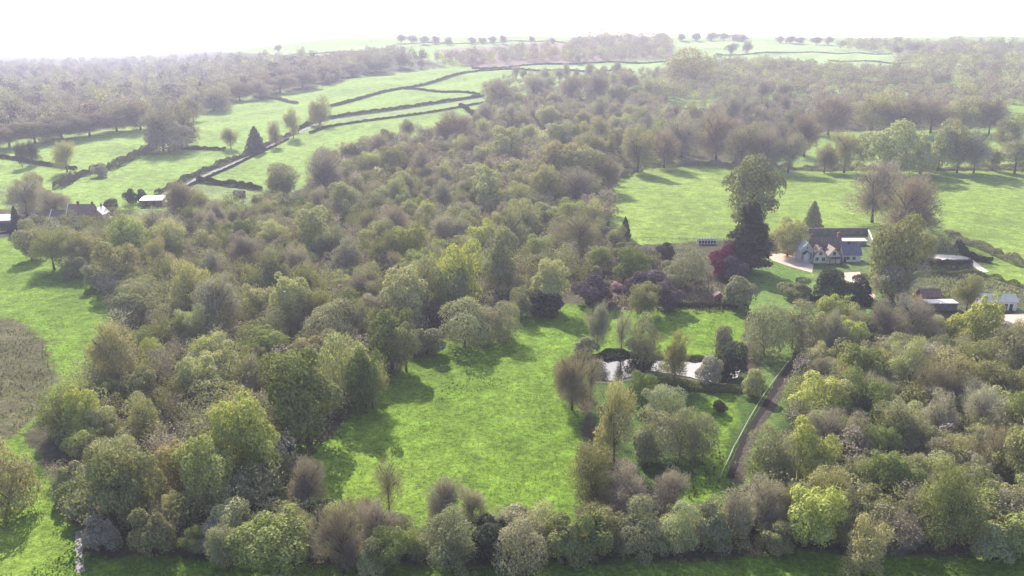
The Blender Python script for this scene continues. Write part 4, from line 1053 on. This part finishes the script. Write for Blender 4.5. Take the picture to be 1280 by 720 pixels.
# low shed with pale flat roof, and the brown roofed one behind it
p = H1(1178, 388); lg = thing('lean_to', 'long pale flat-roofed lean-to half hidden by the lime yard tree', 'shed', p)
MB().box(-4.2, 4.2, 0, 3.4, -.5, 2.1).build('wall', FLINT, lg); MB().box(-4.5, 4.5, -.3, 3.7, 2.12, 2.3).build('roof', RPALE, lg)
p = H1(1164, 379); bs = thing('brown_roofed_shed', 'small brown-roofed shed behind the pale lean-to', 'shed', p)
gable(bs, -2.8, 2.8, 0, 4, 2.2, 3.8, 'x', BRICK, RTILE); door(bs, 0, .9, 1.9, 0, DARKW)

# brick store in the shrubbery
p = H1(899, 379); bk = thing('brick_store', 'little ruined red brick store with one dark opening in the shrubbery', 'hut', p)
gable(bk, -1.5, 1.5, 0, 2.6, 2.0, 3.1, 'y', BRICK, RTILE, .15); MB().box(-.35, .35, -.04, .02, .9, 1.7).build('opening', DARKW, bk)
p = H1(851, 378); sk = thing('stone_trough', 'small white trough on the bare soil left of the brick store', 'trough', p)
MB().box(-.9, .9, -.35, -.27, 0, .55).box(-.9, .9, .27, .35, 0, .55).box(-.9, -.82, -.27, .27, 0, .55).box(.82, .9, -.27, .27, 0, .55).box(-.82, .82, -.27, .27, .02, .1).build('basin', WHITE, sk)
MB().box(-.7, -.5, -.3, .3, -.3, 0).box(.5, .7, -.3, .3, -.3, 0).build('foot', FLINT, sk)
# white glazed frame by the pasture edge
p = H1(884, 306); gh = thing('greenhouse', 'small white-framed greenhouse at the pasture edge left of the cedar', 'greenhouse', p)
fr = MB()
for x in np.linspace(-3.4, 3.4, 7):
    for y in (0, 2.4): fr.box(x - .07, x + .07, y - .07, y + .07, -.3, 1.7)
    fr.tube([(x, 0, 1.7), (x, 1.2, 2.6), (x, 2.4, 1.7)], [.06] * 3, 4)
for y, z in ((0, 1.7), (2.4, 1.7), (1.2, 2.6), (0, .5)): fr.box(-3.45, 3.45, y - .07, y + .07, z - .06, z + .06)
fr.build('frame', WHITE, gh); MB().box(-3.4, 3.4, -.05, 2.45, -.3, .44).build('base', FLINT, gh)
MB().box(-3.3, 3.3, .02, .05, .57, 1.63).box(-3.3, 3.3, 2.35, 2.38, .57, 1.63).build('glazing', GLASS, gh)
p = H1(944, 302); bq = thing('garden_bench', 'small white garden seat seen behind the dark cedar', 'bench', p)
MB().box(-1.4, 1.4, -.3, .3, .42, .5).build('seat', WHITE, bq); MB().box(-1.4, 1.4, .3, .38, .5, 1.2).build('backrest', WHITE, bq)
for x in (-1.3, 1.3): MB().box(x - .06, x + .06, -.28, .28, -.2, .42).build('leg', WHITE, bq)

# barn, farmhouse, pink house on the far left
p = H1(-4, 289); bn = thing('barn', 'brick barn with a pale roof and open front above the left field', 'barn', p, math.radians(8))
gable(bn, -12, 6.5, 0, 8.5, 4.4, 6.0, 'x', BRICK, RPALE, .5)
for x in (-6, -1.2, 3.6): MB().box(x - 1.9, x + 1.9, -.05, .02, -.4, 3.3).build('opening', DARKW, bn)
p = H1(90, 283); fh = thing('farmhouse', 'brown-tiled farmhouse with a lower end wing and white gable trim', 'house', p)
gable(fh, -1.8, 8.6, 0, 7.5, 3.3, 8.6, 'x', BRICK, RTILE); gable(fh, -8.6, -1.9, -.6, 6, 3.0, 6.4, 'x', CREAM, RDARK, wname='low_wing', rname='wing_roof')
for x in (.4, 3.4, 6.4): win(fh, x, 1.1, 1.1, 1.3, 0)
for x in (-7, -4): win(fh, x, 1.1, 1.0, 1.2, -.6)
MB().tube([(-8.97,-1.0,2.9),(-8.97,2.7,6.75),(-8.97,6.4,2.9)], [.2]*3, 4).build('bargeboard', WHITE, fh); MB().tube([(-2.2,-.4,3.3),(-2.2,3.75,8.95)], [.2]*2, 4).build('bargeboard', WHITE, fh)
door(fh, 1.9, 1, 2.1, 0, DARKW); chimney(fh, 2.0, 3.75, 7.6, 10, .8); chimney(fh, 8.0, 3.75, 7.6, 9.8, .8)
p = H1(121, 280); ph = thing('pink_house', 'small pink-rendered house at the right end of the farmhouse', 'house', p)
gable(ph, -2.2, 3.0, 0, 6, 4.2, 6.6, 'y', PINKW, RPALE); win(ph, -.6, 1.0, 1, 1.2, 0); win(ph, 1.6, 1.0, 1, 1.2, 0); win(ph, .4, 3.4, .9, 1.0, 0, 'gable_window'); chimney(ph, .4, 5, 6, 7.8, .6)
p = H1(137, 277); wl = wall_run('boundary_wall', 'short tan wall running right from the small pink house', [(130,279),(142,275)], 1.6, PALE, PALE)
# stable and shed
p = H1(190, 258); stb = thing('stable', 'white-roofed stable with red-brown boarded front at the corner of the paddock', 'stable', p, math.radians(6))
MB().box(-4.6, 4.6, 0, 5.5, -.6, 2.9).build('wall', BRICK, stb)
MB().add([(-5.2,-1.0,2.92),(5.2,-1.0,2.92),(5.2,6.0,3.9),(-5.2,6.0,3.9),(-5.2,-1.0,3.1),(5.2,-1.0,3.1),(5.2,6.0,4.08),(-5.2,6.0,4.08)], [(3,2,1,0),(4,5,6,7),(0,1,5,4),(1,2,6,5),(2,3,7,6),(3,0,4,7)]).build('roof', WHITE, stb)
for x in (-2.4, 1.0): door(stb, x, 1.3, 2.2, 0, DARKW)
MB().box(4.62, 7.4, .6, 4.6, -.6, 2.0).build('side_store', GREYW, stb)
p = H1(298, 247); sh = thing('field_shed', 'small dark shed in the top corner of the stable paddock', 'shed', p)
gable(sh, -2.6, 2.6, 0, 3.2, 2.3, 3.1, 'x', DARKW, DARKW, .2); MB().box(-2.0, -.2, -.05, .02, -.3, 1.9).build('opening', GLASS, sh)

# vehicles
def car(label, loc, rz, paint, cat='car', name='parked_car'):
    r = thing(name, label, cat, loc, rz)
    prof = [(-2.1, .45), (-2.1, .85), (-1.9, 1.0), (-1.2, 1.05), (-.7, 1.5), (.9, 1.55), (1.6, 1.05), (2.1, .95), (2.15, .45)]
    if cat == 'van': prof = [(-2.3, .45), (-2.3, 1.0), (-1.7, 1.2), (-1.2, 1.95), (2.2, 2.0), (2.3, 1.9), (2.3, .45)]
    n = len(prof); m = MB(); m.add([(x, y, z) for y in (-.85, .85) for x, z in prof], [tuple(range(n)), tuple(reversed(range(n, 2 * n)))] + [(i, n + i, n + (i + 1) % n, (i + 1) % n) for i in range(n)])
    m.build('body', paint, r)
    zt, zb = (1.48, 1.1) if cat == 'car' else (1.8, 1.3)
    for y in (-.86, .86): MB().box(-1.0 if cat == 'car' else -1.3, 1.2 if cat == 'car' else -.3, min(y, y * 1.01), max(y, y * 1.01), zb, zt - .03).build('side_window', GLASS, r)
    for x in (-1.35, 1.35):
        for y in (-.8, .8):
            w = MB().tube([(x, y - .1, .33), (x, y + .1, .33)], [.33, .33], 14).build('wheel', RUBBER, r)
            MB().tube([(x, y - .115, .33), (x, y + .115, .33)], [.17, .17], 10).build('rim', METALW, w)
    return r
car('small white car parked at the edge of the pink yard', H1(1246, 407), math.radians(15), WHITE)
car('white van parked in front of the farmhouse', H1(96, 284), math.radians(5), WHITE, 'van', 'parked_van')
car('cream car parked by the low end wing of the farmhouse', H1(72, 287), math.radians(-5), CREAM)
car('pale car parked in shade between the barn and the farmhouse', H1(42, 273), math.radians(30), RPALE)

# pole, pipe, fence, horse
p = H1(930, 434); ps = thing('utility_pole', 'thin pale pole standing in front of the feathery willows', 'pole', p)
MB().tube([(0, 0, -.4), (0, 0, 8.6)], [.14, .10], 8).build('shaft', plain('pole_wood', (.42,.38,.33), .9, .2, 2), ps); MB().box(-.8, .8, -.06, .06, 8.0, 8.14).build('crossarm', FLINT, ps)
pp = hit([986,978,966,955,945,935,925,917,912,905,900], [452,462,478,494,510,527,546,560,572,586,599])
q3 = [Vector((a[0], a[1], float(terrain(a[0], a[1])) + .3)) for a in np.column_stack([resample(pp[:, :2], 2.0)])]
o0 = q3[0].copy(); pm = MB().tube([q - o0 for q in q3], [.065 + .015 * math.sin(i * 1.3) for i in range(len(q3))], 8)
po = pm.build('pipe', plain('pale_plastic', (.50, .48, .36), .8, .12, .4), None, True); po.location = o0; tag(po, 'thin pale pipe laid on the grass along the dark muddy track', 'pipe')
def fence(label, pts, posts, h=1.15):
    G = resample(hit([q[0] for q in pts], [q[1] for q in pts])[:, :2], posts); G = np.column_stack([G, terrain(G[:, 0], G[:, 1])]); o0 = Vector(G[0])
    r = thing('fence', label, 'fence', o0)
    FW = plain('weathered_wood', (.30, .26, .21), .95, .25, 2)
    for a in G:
        v = Vector(a) - o0; MB().box(v.x - .08, v.x + .08, v.y - .08, v.y + .08, v.z - .3, v.z + h).build('post', FW, r)
    for z in (.5, 1.0):
        MB().tube([Vector(a) - o0 + Vector((0, -.1, z)) for a in G], [.05] * len(G), 4).build('rail', FW, r)
fence('wooden post and rail fence along the near edge of the big pasture', [(768,300),(820,300),(872,301),(905,301)], 2.6)
p = H1(242, 243); hs = thing('horse', 'small dark brown horse grazing in the stable paddock', 'horse', p, math.radians(10))
bm_ = MB(); bm_.tube([(-.95,0,1.15),(-.7,0,1.2),(-.2,0,1.15),(.35,0,1.17),(.7,0,1.25),(.85,0,1.25)], [.12,.33,.34,.33,.30,.16], 10)
bm_.tube([(.7,0,1.3),(1.05,0,1.05),(1.3,0,.65)], [.22,.16,.12], 8).tube([(1.25,0,.72),(1.42,0,.45),(1.48,0,.28)], [.14,.11,.07], 8)
for x, kx in ((-.72, -.86), (.55, .55)):
    for y in (-.17, .17): bm_.tube([(x, y, 1.0), (kx, y, .55), (x, y, .1), (x + .03, y, 0)], [.16, .08, .055, .07], 7)
bm_.build('body', plain('bay_coat', (.06, .04, .03), .7, .2, 2), hs, True); MB().tube([(-.98,0,1.2),(-1.12,0,.9),(-1.1,0,.5)], [.05,.08,.03], 6).build('tail', DARKW, hs, True)
# ------------------------------------------------------------------ labels: each tree told from its neighbours
for t in TREES:
    P = t['p'] + np.array([0, 0, t['hm'] * .5]); x, y, _ = project(P); t['ix'], t['iy'] = float(x), float(y)
    t['cls'] = PAL[t['col']][1] + ' ' + FORM[t['kind']]
LAND = [(1040,312,'the gabled cottage'),(810,462,'the pond'),(2,272,'the pale-roofed barn'),(92,270,'the farmhouse'),(191,250,'the white-roofed stable'),(298,241,'the dark field shed'),
        (1248,378,'the white outbuilding'),(1265,412,'the pink yard'),(1003,406,'the top of the track'),(911,598,'the foot of the track'),(1040,286,'the garden wall'),(899,368,'the brick store'),
        (930,415,'the thin pale pole'),(1190,323,'the pale terrace'),(884,300,'the greenhouse'),(570,560,'the middle of the meadow'),(242,242,'the grazing horse'),(720,640,'the bottom right meadow corner'),(100,690,'the stony path')]
REFS = [(t['ix'], t['iy'], t['ref'], t) for t in TREES if t['ref']] + [(a, b, c, None) for a, b, c in LAND]
def sector(dx, dy):
    a = math.degrees(math.atan2(-dy, dx)) % 360
    return ['right of', 'behind and right of', 'directly behind', 'behind and left of', 'left of', 'in front and left of', 'directly in front of', 'in front and right of'][int(((a + 22.5) % 360) // 45)]
ORD = ['nearest', 'second', 'third', 'fourth', 'fifth', 'sixth', 'seventh', 'eighth', 'ninth', 'tenth', 'eleventh', 'twelfth']
auto = [t for t in TREES if not t['label']]
table = {}
for r in REFS:
    for t in TREES:
        if t is r[3]: continue
        d = math.hypot(t['ix'] - r[0], (t['iy'] - r[1]) * 1.3)
        table.setdefault((r[2], sector(t['ix'] - r[0], t['iy'] - r[1]), t['cls']), []).append((d, id(t), t))
opts = []
for (ref, sec, cls), lst in table.items():
    lst.sort(key=lambda q: q[:2])
    for k, (d, _, t) in enumerate(lst[:12]):
        if t['label']: continue
        opts.append((k * 60 + d, k, ref, sec, t))
opts.sort(key=lambda q: (q[0], q[1], q[2]))
used = set()
for cost, k, ref, sec, t in opts:
    if t['label']: continue
    first = t['cls'] if k == 0 else t['cls']
    lab = f"{ORD[k]} {first} {sec} {ref}"
    if lab in used or len(lab.split()) > 16: continue
    used.add(lab); t['label'] = lab
n_bad = 0
for t in TREES:
    if not t['label']:
        n_bad += 1; t['label'] = t['cls'] + ' deep among its neighbours'
    t['ob']['label'] = t['label']
    k = NAME[t['kind']]
    t['ob']['category'] = {'shrub': 'shrub', 'willow_tree': 'willow'}.get(k, 'tree')
    g = t['group'] or ('trees ' + WHERE[t['fill']] if t.get('fill') else None)
    if not g:
        x, y = t['ix'], t['iy']
        g = ('shrubs around the meadow, pond and gardens' if k == 'shrub' else 'trees on the hill and its field edges' if y < 250 and x < 760 else 'trees in and behind the pasture' if y < 260 else
             'trees of the wood west of the meadow' if x < 470 and y > 260 else 'trees of the hedge row below the meadow' if y > 610 and x < 940 else 'trees around the pond' if x < 935 and y > 380 else
             'trees in the wood east of the track' if y > 380 else 'trees around the cottage and its shrubbery' if x > 745 else 'trees of the upper valley wood')
    t['ob']['group'] = g
print('TREES', len(TREES), 'unlabelled', n_bad, {k: sum(NAME[t['kind']] == k for t in TREES) for k in set(NAME.values())})

# ------------------------------------------------------------------ air, sky, sun, camera
m, nt, N, L = nodes('haze_air')
o_ = N('ShaderNodeOutputMaterial'); v = N('ShaderNodeVolumePrincipled')
v.inputs['Color'].default_value = (0.80, 0.79, 1.0, 1); v.inputs['Density'].default_value = 0.00026; v.inputs['Anisotropy'].default_value = 0.25
L(v.outputs[0], o_.inputs['Volume'])
gv = np.empty(len(bpy.data.objects['ground'].data.vertices) * 3, np.float32); bpy.data.objects['ground'].data.vertices.foreach_get('co', gv)
lowest = float(gv[2::3].min()) - 1.0; highest = max(CAM_H, float(gv[2::3].max()), max(float(t['p'][2] + t['hm']) for t in TREES)) + 12.0
hz = MB().box(-9300, 9300, -9300, 9300, lowest, highest).build('haze', m); tag(hz, kind='stuff')

w = bpy.data.worlds.new('World'); sc.world = w; w.use_nodes = True
nt = w.node_tree; nt.nodes.clear()
bg = nt.nodes.new('ShaderNodeBackground'); sk = nt.nodes.new('ShaderNodeTexSky'); ow = nt.nodes.new('ShaderNodeOutputWorld')
sk.sky_type = 'NISHITA'; sk.sun_disc = False; sk.sun_elevation = SUN_EL; sk.sun_rotation = -SUN_AZ
sk.air_density = 1.0; sk.dust_density = 1.6; sk.ozone_density = 1.0; sk.altitude = 100
nt.links.new(sk.outputs[0], bg.inputs[0]); bg.inputs[1].default_value = 0.12; nt.links.new(bg.outputs[0], ow.inputs[0])

sd = bpy.data.lights.new('sun', 'SUN'); sd.energy = 5.0; sd.angle = math.radians(0.6); sd.color = (1.0, .95, .86)
so = bpy.data.objects.new('sun', sd); COL.objects.link(so)
to_sun = Vector((math.sin(SUN_AZ) * math.cos(SUN_EL), math.cos(SUN_AZ) * math.cos(SUN_EL), math.sin(SUN_EL)))
so.rotation_euler = to_sun.to_track_quat('Z', 'Y').to_euler(); so.location = (0, 0, 120)

cd = bpy.data.cameras.new('camera'); co = bpy.data.objects.new('camera', cd); COL.objects.link(co)
cd.sensor_width = 36.0; cd.lens = 36.0 * FPX / 1280.0; cd.clip_start = .5; cd.clip_end = 30000
co.location = (0, 0, CAM_H); co.rotation_euler = (math.radians(90) - PITCH, 0, 0)
sc.camera = co
vs = sc.view_settings; vs.view_transform = 'Standard'; vs.look = 'None'; vs.exposure = 0.98; vs.gamma = 1; vs.use_curve_mapping = False
sc.render.engine = 'CYCLES'
cy = sc.cycles; cy.use_denoising = True; cy.max_bounces = 8; cy.diffuse_bounces = 4; cy.transmission_bounces = 5; cy.volume_bounces = 0; cy.glossy_bounces = 2
sc.render.use_persistent_data = False
